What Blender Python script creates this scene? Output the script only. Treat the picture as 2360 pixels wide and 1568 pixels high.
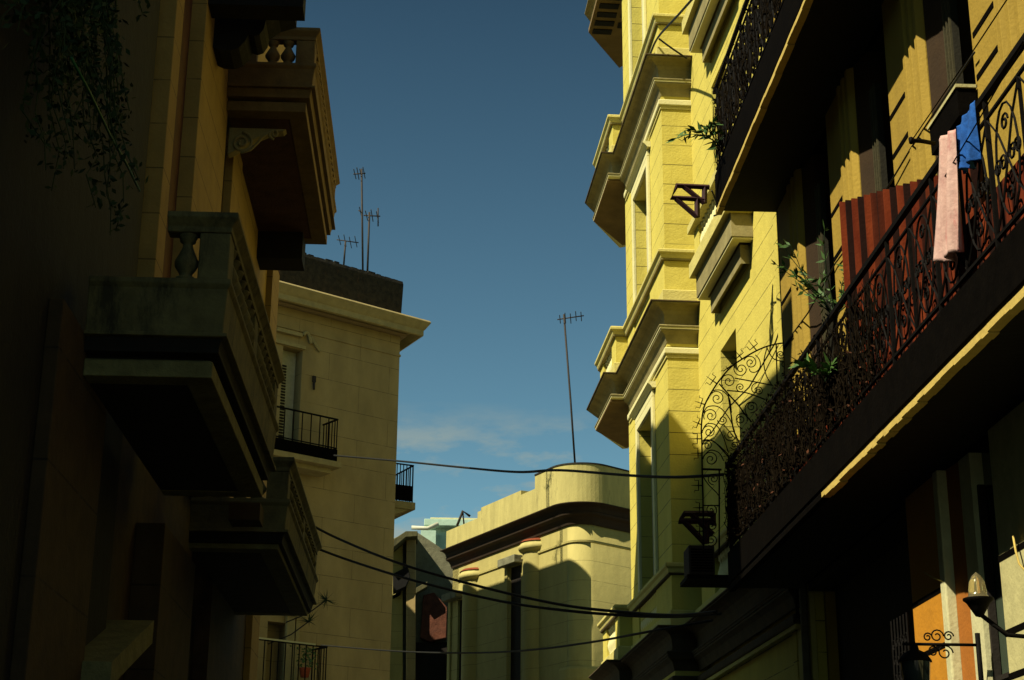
import bpy, bmesh, math, random
from mathutils import Vector, Matrix
R = math.radians
random.seed(7)
for o in list(bpy.data.objects): bpy.data.objects.remove(o)
C = bpy.context.scene.collection
scene = bpy.context.scene

# ------------------------------------------------------------------ camera
F_PX, CX, CY = 3750.0, 1179.5, 784.0          # focal length and centre for a 2359 x 1568 frame
EYE = Vector((0, 0, 1.6))
_y = Vector((990 - CX, -(2055 - CY), -F_PX)).normalized()
_z = Vector((85.5, 11051.4, -F_PX)).normalized()
_z = (_z - _y * _z.dot(_y)).normalized()
_x = _y.cross(_z)
M3 = Matrix((_x, _y, _z))
cam = bpy.data.objects.new('camera', bpy.data.cameras.new('camera'))
C.objects.link(cam)
cam.data.sensor_width = 36; cam.data.lens = 36 * F_PX / 2359
cam.data.clip_end = 2000; cam.data.clip_start = 0.1
cam.matrix_world = Matrix.Translation(EYE) @ M3.to_4x4()
scene.camera = cam

# ------------------------------------------------------------------ light
SUN_AZ, SUN_EL = 32.0, 47.5                    # azimuth: degrees behind the left-hand perpendicular
to_sun = Vector((-math.cos(R(SUN_AZ)) * math.cos(R(SUN_EL)), -math.sin(R(SUN_AZ)) * math.cos(R(SUN_EL)), math.sin(R(SUN_EL))))
sun = bpy.data.objects.new('sun', bpy.data.lights.new('sun', 'SUN'))
C.objects.link(sun)
sun.data.energy = 5.0; sun.data.angle = R(0.5); sun.data.color = (1.0, 0.93, 0.72)
sun.rotation_euler = to_sun.to_track_quat('Z', 'Y').to_euler()
w = bpy.data.worlds.new('World'); scene.world = w; w.use_nodes = True
nt = w.node_tree; nt.nodes.clear()
wout = nt.nodes.new('ShaderNodeOutputWorld'); wbg = nt.nodes.new('ShaderNodeBackground')
sky = nt.nodes.new('ShaderNodeTexSky'); sky.sky_type = 'NISHITA'; sky.sun_disc = False
sky.sun_elevation = R(SUN_EL); sky.sun_rotation = R(238); sky.air_density = 1.0; sky.dust_density = 0.3; sky.ozone_density = 1.0
tint = nt.nodes.new('ShaderNodeMix'); tint.data_type = 'RGBA'; tint.blend_type = 'MULTIPLY'
tint.inputs['Factor'].default_value = 1.0; tint.inputs['B'].default_value = (.70, 1.0, 0.88, 1)
nt.links.new(sky.outputs[0], tint.inputs['A'])
tc = nt.nodes.new('ShaderNodeTexCoord'); mp = nt.nodes.new('ShaderNodeMapping'); mp.inputs['Scale'].default_value = (9, 9, 26)
ns = nt.nodes.new('ShaderNodeTexNoise'); ns.inputs['Scale'].default_value = 2.0; ns.inputs['Detail'].default_value = 8; ns.inputs['Roughness'].default_value = .6
nt.links.new(tc.outputs['Generated'], mp.inputs[0]); nt.links.new(mp.outputs[0], ns.inputs['Vector'])
cr = nt.nodes.new('ShaderNodeValToRGB'); cr.color_ramp.elements[0].position = .46; cr.color_ramp.elements[1].position = .66
nt.links.new(ns.outputs[0], cr.inputs[0])
sx = nt.nodes.new('ShaderNodeSeparateXYZ'); nt.links.new(tc.outputs['Generated'], sx.inputs[0])
er = nt.nodes.new('ShaderNodeValToRGB'); els = er.color_ramp.elements       # the low band the clouds sit in
els[0].position = .252; els[0].color = (.75, .75, .75, 1); els[1].position = .285; els[1].color = (0, 0, 0, 1)
nt.links.new(sx.outputs['Z'], er.inputs[0])
ml = nt.nodes.new('ShaderNodeMath'); ml.operation = 'MULTIPLY'
nt.links.new(cr.outputs[0], ml.inputs[0]); nt.links.new(er.outputs[0], ml.inputs[1])
hr = nt.nodes.new('ShaderNodeValToRGB'); he = hr.color_ramp.elements       # paler air towards the horizon
he[0].position = .20; he[0].color = (1, 1, 1, 1); he[1].position = .52; he[1].color = (.38, .40, .44, 1)
nt.links.new(sx.outputs['Z'], hr.inputs[0])
t2 = nt.nodes.new('ShaderNodeMix'); t2.data_type = 'RGBA'; t2.blend_type = 'MULTIPLY'; t2.inputs['Factor'].default_value = 1.0
nt.links.new(tint.outputs['Result'], t2.inputs['A']); nt.links.new(hr.outputs[0], t2.inputs['B'])
cl = nt.nodes.new('ShaderNodeMix'); cl.data_type = 'RGBA'; cl.inputs['B'].default_value = (3.6, 3.9, 3.2, 1)
nt.links.new(ml.outputs[0], cl.inputs['Factor']); nt.links.new(t2.outputs['Result'], cl.inputs['A'])
nt.links.new(cl.outputs['Result'], wbg.inputs[0]); wbg.inputs[1].default_value = 0.075
nt.links.new(wbg.outputs[0], wout.inputs[0])
scene.view_settings.view_transform = 'Standard'; scene.view_settings.look = 'None'
scene.view_settings.exposure = 0.45; scene.view_settings.gamma = 1.0
scene.render.engine = 'CYCLES'; scene.cycles.diffuse_bounces = 1; scene.render.resolution_x = 1024; scene.render.resolution_y = 680

# ------------------------------------------------------------------ helpers
def ray(x, y): return M3 @ Vector((x - CX, -(y - CY), -F_PX))
def on(x, y, P, n):
    d = ray(x, y); n = Vector(n); return EYE + d * ((Vector(P) - EYE).dot(n) / d.dot(n))
def onX(x, y, X): return on(x, y, (X, 0, 0), (1, 0, 0))
def onY(x, y, Y): return on(x, y, (0, Y, 0), (0, 1, 0))

def tag(o, label=None, cat=None, group=None, kind=None):
    if label: o['label'] = label
    if cat: o['category'] = cat
    if group: o['group'] = group
    if kind: o['kind'] = kind
    return o
def thing(name, loc, label, cat, group=None):
    o = bpy.data.objects.new(name, None); C.objects.link(o); o.location = loc
    o.empty_display_size = .2
    return tag(o, label, cat, group)
def origin(o):
    p = Vector((0, 0, 0))
    while o: p += o.location; o = o.parent
    return p

class MB:
    def __init__(s): s.v = []; s.f = []; s.smooth = set()
    def add(s, vs, fs, smooth=False):
        b = len(s.v); s.v += [Vector(v) for v in vs]
        for f in fs:
            if smooth: s.smooth.add(len(s.f))
            s.f.append([b + i for i in f])
        return s
    def box(s, a, b, fr=None):
        (x0, y0, z0), (x1, y1, z1) = a, b
        vs = [(x, y, z) for z in (z0, z1) for y in (y0, y1) for x in (x0, x1)]
        if fr: vs = [fr(*v) for v in vs]
        return s.add(vs, [(0, 1, 3, 2), (4, 6, 7, 5), (0, 4, 5, 1), (2, 3, 7, 6), (0, 2, 6, 4), (1, 5, 7, 3)])
    def prism(s, poly, z0, z1, fr=None):
        n = len(poly); vs = [(p[0], p[1], z0) for p in poly] + [(p[0], p[1], z1) for p in poly]
        if fr: vs = [fr(*v) for v in vs]
        return s.add(vs, [list(range(n))[::-1], list(range(n, 2 * n))] + [(i, (i + 1) % n, n + (i + 1) % n, n + i) for i in range(n)])
    def solid(s, poly, vec):                       # a polygon of 3-D points pushed along vec
        n = len(poly); vec = Vector(vec); vs = [Vector(p) for p in poly] + [Vector(p) + vec for p in poly]
        return s.add(vs, [list(range(n))[::-1], list(range(n, 2 * n))] + [(i, (i + 1) % n, n + (i + 1) % n, n + i) for i in range(n)])
    def sweep(s, path, prof, side=1, closed=False, fr=None):
        """closed profile of (out, z) carried along a plan path with mitred corners; side = +1 pushes out to the left of the path"""
        P = [Vector((p[0], p[1])) for p in path]; n = len(P); off = []
        for i in range(n):
            d0 = (P[i] - P[i - 1]).normalized() if (i > 0 or closed) else None
            d1 = (P[(i + 1) % n] - P[i]).normalized() if (i < n - 1 or closed) else None
            d0 = d0 or d1; d1 = d1 or d0
            n0 = Vector((-d0.y, d0.x)) * side; n1 = Vector((-d1.y, d1.x)) * side
            m = (n0 + n1); m = m / max(m.dot(n0), .3) if m.length > 1e-6 else n0
            off.append(m)
        k = len(prof); vs = []
        for i in range(n):
            for (o, z) in prof:
                q = P[i] + off[i] * o; vs.append((q.x, q.y, z))
        if fr: vs = [fr(*v) for v in vs]
        fs = []
        for i in range(n if closed else n - 1):
            j = (i + 1) % n
            for a in range(k):
                b = (a + 1) % k; fs.append((i * k + a, i * k + b, j * k + b, j * k + a))
        if not closed: fs += [list(range(k))[::-1], [(n - 1) * k + a for a in range(k)]]
        return s.add(vs, fs)
    def tube(s, pts, r, sides=6, cap=True, r2=None):
        pts = [Vector(p) for p in pts]; n = len(pts); vs = []; up = None
        for i, p in enumerate(pts):
            t = (pts[min(i + 1, n - 1)] - pts[max(i - 1, 0)]).normalized()
            if up is None:
                up = Vector((0, 0, 1)) if abs(t.z) < .9 else Vector((1, 0, 0))
            a = t.cross(up).normalized(); up = a.cross(t).normalized()
            rr = r if r2 is None else r + (r2 - r) * i / (n - 1)
            for k in range(sides):
                an = 2 * math.pi * k / sides; vs.append(p + (a * math.cos(an) + up * math.sin(an)) * rr)
        fs = [(i * sides + k, i * sides + (k + 1) % sides, (i + 1) * sides + (k + 1) % sides, (i + 1) * sides + k) for i in range(n - 1) for k in range(sides)]
        if cap: fs += [list(range(sides))[::-1], [(n - 1) * sides + k for k in range(sides)]]
        return s.add(vs, fs, smooth=sides > 4)
    def lathe(s, c, prof, sides=14, a0=0, a1=2 * math.pi):
        c = Vector(c); n = len(prof); full = abs(a1 - a0 - 2 * math.pi) < 1e-6; m = sides if full else sides + 1; vs = []
        for k in range(m):
            an = a0 + (a1 - a0) * k / sides
            for (r, z) in prof: vs.append(c + Vector((r * math.cos(an), r * math.sin(an), z)))
        fs = [(k * n + i, ((k + 1) % m) * n + i, ((k + 1) % m) * n + i + 1, k * n + i + 1) for k in range(sides) for i in range(n - 1)]
        return s.add(vs, fs, smooth=True)
    def build(s, name, mat, parent=None, bevel=0, label=None):
        o0 = origin(parent) if parent else Vector((0, 0, 0))
        me = bpy.data.meshes.new(name); me.from_pydata([tuple(v - o0) for v in s.v], [], s.f)
        for i in s.smooth: me.polygons[i].use_smooth = True
        bm = bmesh.new(); bm.from_mesh(me); bmesh.ops.recalc_face_normals(bm, faces=bm.faces); bm.to_mesh(me); bm.free()
        me.materials.append(mat); o = bpy.data.objects.new(name, me); C.objects.link(o)
        if parent: o.parent = parent
        if bevel:
            b = o.modifiers.new('Bevel', 'BEVEL'); b.width = bevel; b.segments = 2; b.limit_method = 'ANGLE'; b.angle_limit = R(40)
        if label: o['label'] = label
        return o

# ------------------------------------------------------------------ materials
def mat(name, col, rough=.85, var=.25, scale=3.0, col2=None, stain=0, stain_col=(.03, .028, .02), joints=None, vj=None, bump=.25, metallic=0, spec=.3, grain=True, streak=1.0):
    """painted plaster, stone, wood or metal. joints=(spacing, width, darkness, z offset); vj=(spacing, width, (dx, dy))"""
    m = bpy.data.materials.new(name); m.use_nodes = True; t = m.node_tree; b = t.nodes['Principled BSDF']
    L = t.links.new; N = t.nodes.new
    b.inputs['Roughness'].default_value = rough; b.inputs['Metallic'].default_value = metallic
    b.inputs['Specular IOR Level'].default_value = spec
    g = N('ShaderNodeNewGeometry')
    n1 = N('ShaderNodeTexNoise'); n1.inputs['Scale'].default_value = scale; n1.inputs['Detail'].default_value = 9; n1.inputs['Roughness'].default_value = .65
    mpn = N('ShaderNodeMapping'); mpn.inputs['Scale'].default_value = (1, 1, 1 / max(streak, .01)); L(g.outputs['Position'], mpn.inputs[0]); L(mpn.outputs[0], n1.inputs['Vector'])
    r1 = N('ShaderNodeValToRGB'); r1.color_ramp.elements[0].position = .3; r1.color_ramp.elements[1].position = .7
    c1 = tuple(c * (1 - var) for c in col); c2 = col2 or tuple(min(1, c * (1 + var * .6)) for c in col)
    r1.color_ramp.elements[0].color = (*c1, 1); r1.color_ramp.elements[1].color = (*c2, 1)
    L(n1.outputs[0], r1.inputs[0]); cur = r1.outputs[0]
    hgt = None
    def mix(f, a, colr):
        x = N('ShaderNodeMix'); x.data_type = 'RGBA'; L(f, x.inputs['Factor']); L(a, x.inputs['A']); x.inputs['B'].default_value = (*colr, 1); return x.outputs['Result']
    def math_(op, a, v=None, b2=None):
        x = N('ShaderNodeMath'); x.operation = op
        if hasattr(a, 'links'): L(a, x.inputs[0])
        else: x.inputs[0].default_value = a
        if b2 is not None: L(b2, x.inputs[1])
        elif v is not None: x.inputs[1].default_value = v
        return x.outputs[0]
    if stain:
        n2 = N('ShaderNodeTexNoise'); n2.inputs['Scale'].default_value = 1.7; n2.inputs['Detail'].default_value = 10; n2.inputs['Roughness'].default_value = .75
        mp2 = N('ShaderNodeMapping'); mp2.inputs['Scale'].default_value = (1.6, 1.6, .45); L(g.outputs['Position'], mp2.inputs[0]); L(mp2.outputs[0], n2.inputs['Vector'])
        r2 = N('ShaderNodeValToRGB'); r2.color_ramp.elements[0].position = .72 - .3 * stain; r2.color_ramp.elements[1].position = .80 - .2 * stain
        r2.color_ramp.elements[1].color = (min(1, stain + .2),) * 3 + (1,)
        L(n2.outputs[0], r2.inputs[0]); cur = mix(r2.outputs[0], cur, stain_col)
    sp = N('ShaderNodeSeparateXYZ'); L(g.outputs['Position'], sp.inputs[0])
    if joints:
        s_, w_, dk, z0 = joints
        a = math_('ADD', sp.outputs['Z'], 100 * s_ - z0); a = math_('DIVIDE', a, s_); fr = math_('FRACT', a); lt = math_('LESS_THAN', fr, w_ / s_)
        msk = lt
        if vj:
            vs_, vw, (dx, dy) = vj
            row = math_('FLOOR', a); half = math_('MULTIPLY', row, .5)
            dd = math_('ADD', math_('MULTIPLY', sp.outputs['X'], dx), b2=math_('MULTIPLY', sp.outputs['Y'], dy))
            q = math_('FRACT', math_('ADD', math_('DIVIDE', dd, vs_), b2=half)); msk = math_('MAXIMUM', lt, b2=math_('LESS_THAN', q, vw / vs_))
        # worn lines: broken up by noise
        nb = N('ShaderNodeTexNoise'); nb.inputs['Scale'].default_value = 2.3; L(g.outputs['Position'], nb.inputs['Vector'])
        rb = N('ShaderNodeValToRGB'); rb.color_ramp.elements[0].position = .32; rb.color_ramp.elements[1].position = .5; rb.color_ramp.elements[0].color = (.25,) * 3 + (1,)
        L(nb.outputs[0], rb.inputs[0]); msk2 = math_('MULTIPLY', msk, b2=rb.outputs[0])
        cur = mix(msk2, cur, tuple(c * dk for c in col)); hgt = msk2
    L(cur, b.inputs['Base Color'])
    if bump:
        n3 = N('ShaderNodeTexNoise'); n3.inputs['Scale'].default_value = 28; n3.inputs['Detail'].default_value = 6; L(g.outputs['Position'], n3.inputs['Vector'])
        n4 = N('ShaderNodeTexNoise'); n4.inputs['Scale'].default_value = 4; n4.inputs['Detail'].default_value = 4; L(g.outputs['Position'], n4.inputs['Vector'])
        h = math_('ADD', n3.outputs[0], b2=math_('MULTIPLY', n4.outputs[0], 2))
        if hgt is not None: h = math_('SUBTRACT', h, b2=math_('MULTIPLY', hgt, 3))
        bp = N('ShaderNodeBump'); bp.inputs['Strength'].default_value = bump; bp.inputs['Distance'].default_value = .02
        L(h, bp.inputs['Height']); L(bp.outputs[0], b.inputs['Normal'])
    return m

YEL = (.64, .53, .10)
m_ywall = mat('yellow_render', YEL, var=.13, scale=1.6, joints=(.405, .014, .22, .10), bump=.35, stain=.30, stain_col=(.36, .25, .05), streak=2.5)
m_ytrim = mat('yellow_trim', (.62, .53, .16), var=.15, scale=3, bump=.4, stain=.25, stain_col=(.30, .24, .08))
m_ycor = mat('weathered_cornice', (.30, .25, .10), var=.30, scale=3, bump=.3, stain=.45, stain_col=(.06, .055, .03))
m_ytop = mat('sooty_cornice_top', (.10, .07, .03), var=.4, scale=5)
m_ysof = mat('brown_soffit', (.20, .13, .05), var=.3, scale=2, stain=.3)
m_warch = mat('cream_surround', (.74, .67, .32), var=.06)
m_frame = mat('window_paint', (.55, .52, .34), var=.15)
m_glass = mat('dark_glass', (.02, .03, .03), rough=.08, var=.3, spec=.6, bump=0)
m_r1 = mat('ochre_render', (.36, .235, .030), var=.14, scale=2.5, bump=.3, stain=.18, stain_col=(.2, .11, .02), streak=4)
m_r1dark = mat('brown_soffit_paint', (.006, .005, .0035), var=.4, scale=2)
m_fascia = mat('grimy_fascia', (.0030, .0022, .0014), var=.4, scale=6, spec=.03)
m_strip = mat('gold_drip_edge', (.58, .42, .10), var=.15, scale=8)
m_door = mat('dark_timber', (.018, .013, .008), var=.4, scale=6, streak=8)
m_iron = mat('black_iron', (.006, .005, .004), rough=.7, var=.4, scale=20, bump=.1, spec=.06)
m_rust = mat('maroon_iron', (.035, .008, .010), rough=.7, var=.4, scale=15, bump=.1)
m_orange = mat('orange_paint', (.52, .22, .012), var=.12, scale=4, stain=.15, stain_col=(.28, .10, .01))
m_orange2 = mat('burnt_orange_paint', (.36, .12, .012), var=.12, scale=4)
m_cream = mat('cream_paint', (.60, .56, .30), var=.15, scale=6)
m_plaster = mat('stained_plaster', (.50, .45, .20), var=.2, scale=6, stain=.35, stain_col=(.16, .13, .05))
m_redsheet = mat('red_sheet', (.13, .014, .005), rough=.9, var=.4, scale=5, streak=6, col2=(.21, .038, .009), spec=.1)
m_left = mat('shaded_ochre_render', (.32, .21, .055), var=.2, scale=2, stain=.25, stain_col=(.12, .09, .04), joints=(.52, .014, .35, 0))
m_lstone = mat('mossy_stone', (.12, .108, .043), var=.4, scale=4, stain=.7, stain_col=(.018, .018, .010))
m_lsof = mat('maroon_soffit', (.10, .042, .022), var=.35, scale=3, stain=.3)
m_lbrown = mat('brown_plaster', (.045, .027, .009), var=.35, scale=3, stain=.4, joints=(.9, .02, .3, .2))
m_black = mat('black_stone', (.007, .006, .004), var=.5, scale=5, stain=.4)
m_block = mat('grey_ochre_render', (.44, .315, .125), var=.22, scale=1.4, stain=.28, stain_col=(.28, .20, .08), streak=2.5, joints=(.80, .016, .42, .2), vj=(2.1, .012, (.80, .60)))
m_bcor = mat('pale_moulding', (.44, .34, .14), var=.2, scale=4, stain=.25, stain_col=(.20, .14, .07))
m_bpar = mat('soot_parapet', (.030, .024, .013), var=.7, scale=7, stain=.35, stain_col=(.12, .055, .02), bump=.6)
m_shut = mat('worn_white_shutter', (.50, .48, .34), var=.15, scale=8)
m_round = mat('sand_render', (.45, .38, .125), var=.14, scale=2.2, joints=(.62, .014, .5, .3), stain=.22, stain_col=(.28, .22, .09), streak=3)
m_rpar = mat('streaked_parapet', (.50, .43, .15), var=.2, scale=3, stain=.5, stain_col=(.10, .085, .04), streak=5)
m_rcor = mat('russet_cornice', (.036, .021, .009), var=.3, scale=3, stain=.2)
m_tile = mat('red_tile', (.24, .05, .015), var=.3, scale=14)
m_grey = mat('crumbling_grey', (.20, .19, .11), var=.35, scale=3, stain=.5, bump=.6)
m_brick = mat('exposed_brick', (.15, .05, .025), var=.45, scale=5, stain=.4, bump=.7)
m_turq = mat('pale_turquoise', (.50, .66, .50), var=.12, scale=4, stain=.15, stain_col=(.25, .3, .2))
m_pvc = mat('white_pipe', (.60, .58, .42), rough=.5, var=.15, scale=9, bump=.05)
m_pipe = mat('grey_pipe', (.16, .15, .10), rough=.6, var=.3, scale=9)
m_mast = mat('weathered_mast', (.035, .026, .018), rough=.7, var=.4, scale=15, bump=0)
m_cable = mat('black_cable', (.012, .012, .010), rough=.6, var=.2, bump=0)
m_pink = mat('pink_cloth', (.58, .34, .29), rough=.95, var=.12, scale=8, col2=(.70, .46, .38), stain=.62, stain_col=(.48, .012, .03))
m_blue = mat('blue_cloth', (.015, .10, .38), rough=.95, var=.5, scale=14)
m_leaf = mat('green_leaf', (.06, .13, .022), rough=.6, var=.5, scale=20, bump=0)
m_dleaf = mat('dusky_leaf', (.014, .034, .008), rough=.8, var=.5, scale=12, bump=0)
m_dry = mat('dry_creeper', (.009, .006, .003), rough=.95, var=.6, scale=20, bump=0, spec=.03)
m_dry2 = mat('dead_leaf', (.09, .028, .008), rough=.9, var=.6, scale=20, bump=0)
m_pot = mat('terracotta', (.38, .08, .03), var=.2, scale=10)
m_asph = mat('asphalt', (.05, .05, .048), var=.3, scale=6)
m_pave = mat('pavement_stone', (.12, .11, .08), var=.25, scale=4)
m_hose = mat('green_hose', (.01, .09, .03), rough=.5, var=.1, bump=0)
m_opal = mat('clear_glass', (.75, .62, .30), rough=.04, var=.1, bump=0, spec=.8); m_opal.node_tree.nodes['Principled BSDF'].inputs['Transmission Weight'].default_value = .85

# ------------------------------------------------------------------ ground
for nm, a, b, m in (('ground', (-90, -60, -.1), (90, 200, 0), m_pave), ('road', (-2.2, -40, 0), (3.4, 150, .004), m_asph)):
    tag(MB().box(a, b).build(nm, m), kind='structure')
for a, b in (((-3.0, -20, .004), (-2.2, 27, .14)), ((3.4, -20, .004), (4.55, 21, .14))):
    tag(MB().box(a, b).build('pavement', m_pave), kind='structure')

# ================================================================== baluster mesh shared by all balustrades
BAL = [(.055, 0), (.075, .0), (.075, .05), (.045, .07), (.05, .12), (.085, .22), (.09, .30), (.06, .42), (.038, .52), (.036, .58), (.06, .60), (.06, .64), (.07, .66), (.07, .70), (.05, .70)]
def baluster_mesh(h, name, m, w=1.0):
    b = MB().lathe((0, 0, 0), [(r * w, z * h / .70) for r, z in BAL], 10)
    ob = b.build(name, m); me = ob.data; bpy.data.objects.remove(ob); return me
def balusters(me, parent, pts):
    o0 = origin(parent)
    for p in pts:
        o = bpy.data.objects.new('baluster', me); C.objects.link(o); o.parent = parent; o.location = Vector(p) - o0

# ================================================================== YELLOW BUILDING (street wall in a local frame: s along the street, o out to the street)
ya = ray(845, 2050); ya.z = 0; ya.normalize(); yn = Vector((-ya.y, ya.x, 0)); YB = Vector((4.67, 28.0, 0))
def Y(s, o, z): return YB + ya * s + yn * o + Vector((0, 0, z))
yel = thing('yellow_house', Y(1, -2, 0), 'bright yellow stuccoed townhouse with bay and corner balconies, sunlit on the right', 'building')
OB = .57
WTOP = 23.5
S0 = -7.05
win_z = [(2.4, 4.5), (7.2, 10.35), (13.0, 15.35), (18.0, 21.4)]
# walls: solid strips between openings so that the reveals are real
def wall_panel(mb, s0, s1, o_front, o_back, openings):
    """openings: list of (sa, sb, za, zb)"""
    ss = sorted({s0, s1, *[x for o in openings for x in o[:2]]}); 
    for a, b in zip(ss, ss[1:]):
        zs = [0.0]
        for (sa, sb, za, zb) in sorted(openings, key=lambda q: q[2]):
            if sa <= a + 1e-6 and sb >= b - 1e-6: zs += [za, zb]
        zs.append(WTOP)
        for k in range(0, len(zs), 2): mb.box((a, o_back, zs[k]), (b, o_front, zs[k + 1]), Y)
wb = MB()
bay_open = [(1.55, 3.25, a, b) for a, b in win_z]
wall_panel(wb, 0.0, 4.62, OB, -.35, bay_open)
rear_open = [(-3.1, -1.9, a, b) for a, b in win_z]
wall_panel(wb, S0, -.001, 0, -.45, rear_open)
# chamfered corner and the far side
wb.prism([(4.622, OB), (4.622, -.35), (8.5, -8.0), (13.5, -8.0), (5.6, .0)][:5], 0, WTOP, Y)
wb.box((S0, -9, 0), (S0 + .4, -.46, WTOP), Y)
wb.box((S0 + .4, -9, 0), (8, -8.6, WTOP), Y)
wb.build('wall', m_ywall, yel)
MB().box((S0 + .41, -8.55, WTOP - .3), (4.6, -.46, WTOP - .1), Y).build('roof', m_ytop, yel)
# quoin strip and flat pilaster at the near end of the street wall
MB().box((S0 + .02, .002, 0), (-6.35, .07, WTOP), Y).build('pilaster', m_ytrim, yel)
MB().box((-6.2, .002, 0), (-6.0, .05, WTOP), Y).build('pilaster', m_ywall, yel)

def inset(path, d): return path
bay_path = [(0, -.02), (0, OB), (4.42, OB)]
full_path = [(0, -.02), (0, OB), (4.42, OB), (4.42, .83), (6.76, .83), (8.3, 0.0)]
g_full, g_bay, g_ycor, g_warch = full_path, bay_path, m_ycor, m_warch
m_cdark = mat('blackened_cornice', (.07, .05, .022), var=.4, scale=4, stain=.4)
# sections, bottom to top, measured as (out, z) relative to the cornice top level z=0
COR_UP = [(-.02, 0), (-.02, -.44), (.165, -.44), (.17, -.415), (.15, -.40), (.07, -.385), (.045, -.34), (.05, -.27), (.06, -.18), (.10, -.11), (.17, -.065), (.24, -.045), (.31, -.035), (.31, -.012), (.12, 0)]
COR_LO = [(-.02, -.442), (-.02, -.68), (.01, -.68), (.02, -.64), (.04, -.58), (.06, -.53), (.11, -.49), (.135, -.475), (.135, -.442)]
BAND = [(-.02, -.80), (-.02, -.93), (.05, -.93), (.06, -.91), (.06, -.82), (.04, -.80)]
BAND2 = [(-.02, -.932), (-.02, -.99), (.025, -.99), (.025, -.932)]
def prof(P, z): return [(o, zz + z) for o, zz in P]
def ident(x, y, z): return Y(x, y, z)
def corner_level(zc, ztop, rail_h, dark=False):
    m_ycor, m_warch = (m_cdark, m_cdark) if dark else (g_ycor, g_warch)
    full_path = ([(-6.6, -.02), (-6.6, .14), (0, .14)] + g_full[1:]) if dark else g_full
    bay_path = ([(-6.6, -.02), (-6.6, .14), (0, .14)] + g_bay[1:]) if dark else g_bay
    """cornice, balcony slab, balustrade of one storey. zc: cornice top, ztop: rail top"""
    co = MB().sweep([(s, o) for s, o in full_path], prof(COR_UP, zc), 1, fr=Y).build('cornice', m_ycor, yel, bevel=.006)
    lip = MB().sweep(full_path, [(o, z + zc) for o, z in [(.0, -.475), (.0, -.442), (.15, -.442), (.15, -.475)]], 1, fr=Y).build('drip_moulding', m_warch, co)
    MB().sweep(full_path, [(o, z + zc) for o, z in [(.0, .001), (.0, .022), (.34, .010), (.34, -.010)]], 1, fr=Y).build('sooty_ledge', m_ytop, co)
    MB().sweep(bay_path, prof([(o, z - .035) for o, z in COR_LO], zc), 1, fr=Y).build('bed_moulding', m_ycor, co, bevel=.005)
    MB().sweep(bay_path, prof(BAND, zc), 1, fr=Y).build('string_course', m_warch, yel, bevel=.005)
    MB().sweep(bay_path, prof(BAND2, zc), 1, fr=Y).build('string_course', m_ytrim, yel)
    # soffit slab of the corner balcony
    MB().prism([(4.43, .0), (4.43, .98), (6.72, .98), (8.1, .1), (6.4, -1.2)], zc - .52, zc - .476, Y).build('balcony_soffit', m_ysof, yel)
    MB().prism([(4.43, .0), (4.43, .82), (6.74, .82), (8.2, -.02), (6.4, -1.2)], zc - .475, zc - .003, Y).build('balcony_slab', m_ytrim, yel)
    # balustrade
    z0 = zc + .023; zr = ztop
    bl = MB()
    base = [(-.16, z0), (-.16, z0 + .30), (.05, z0 + .30), (.07, z0 + .28), (.07, z0)]
    bl.sweep(full_path, base, 1, fr=Y)
    ob = bl.build('balustrade', m_ytrim, yel, bevel=.006)
    MB().sweep(full_path, [(-.15, zr - .17), (-.15, zr), (.13, zr), (.15, zr - .02), (.15, zr - .07), (.11, zr - .10), (.09, zr - .17)], 1, fr=Y).build('handrail', m_ytrim, ob, bevel=.005)
    MB().sweep(full_path, [(.0, zr - .20), (.0, zr - .172), (.085, zr - .172), (.085, zr - .20)], 1, fr=Y).build('rail_moulding', m_ycor, ob)
    zb = z0 + .301; zt = zr - .201
    for a_, b_ in (((-.03, -.02), (1.55, OB + .03)), ((3.55, OB - .14), (4.388, OB + .03)), ((4.39, OB - .14), (4.95, .86)), ((6.25, .66), (6.78, .86))):
        MB().box((*a_, zb), (*b_, zt), Y).build('pedestal', m_ywall2, ob, bevel=.008)
    if dark:
        for a_, b_ in ((-6.6, -5.6), (-3.9, -3.2), (-1.6, -.5)): MB().box((a_, .0, zb), (b_, .17, zt), Y).build('pedestal', m_ywall2, ob, bevel=.008)
    me = baluster_mesh(zt - zb, 'yellow_baluster', g_warch, .95)
    pts = [Y(1.72 + i * .185, OB - .06, zb) for i in range(10)] + [Y(5.06 + i * .185, .76, zb) for i in range(7)]
    if dark: pts += [Y(-3.1 + i * .185, .08, zb) for i in range(8)] + [Y(-5.5 + i * .185, .08, zb) for i in range(9)]
    balusters(me, ob, pts)
m_ywall2 = mat('yellow_panel', YEL, var=.12, scale=2.0, bump=.35, stain=.25, stain_col=(.40, .30, .08))
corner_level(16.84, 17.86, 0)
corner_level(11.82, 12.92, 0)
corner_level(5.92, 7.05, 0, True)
# top corner cornice with dark plates painted as coffer shade (seen from below at the top of the frame)
tp = [(4.3, .57), (4.3, .95), (6.9, .95), (8.6, 0.0)]
zt = 21.35
top = MB().sweep(full_path, prof(COR_UP, zt + .5), 1, fr=Y).build('cornice', m_ycor, yel)
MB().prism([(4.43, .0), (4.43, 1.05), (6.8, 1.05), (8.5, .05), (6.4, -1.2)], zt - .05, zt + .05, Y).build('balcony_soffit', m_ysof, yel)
for i in range(6): MB().box((4.6 + i * .40, .50, zt - .075), (4.82 + i * .40, .96, zt - .051), Y).build('coffer_shade', m_black, top)
for i in range(4):
    s_ = 4.75 + i * .5; MB().box((s_, .05, zt - .07), (s_ + .25, .40, zt - .051), Y).build('coffer_shade', m_black, top)
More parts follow.
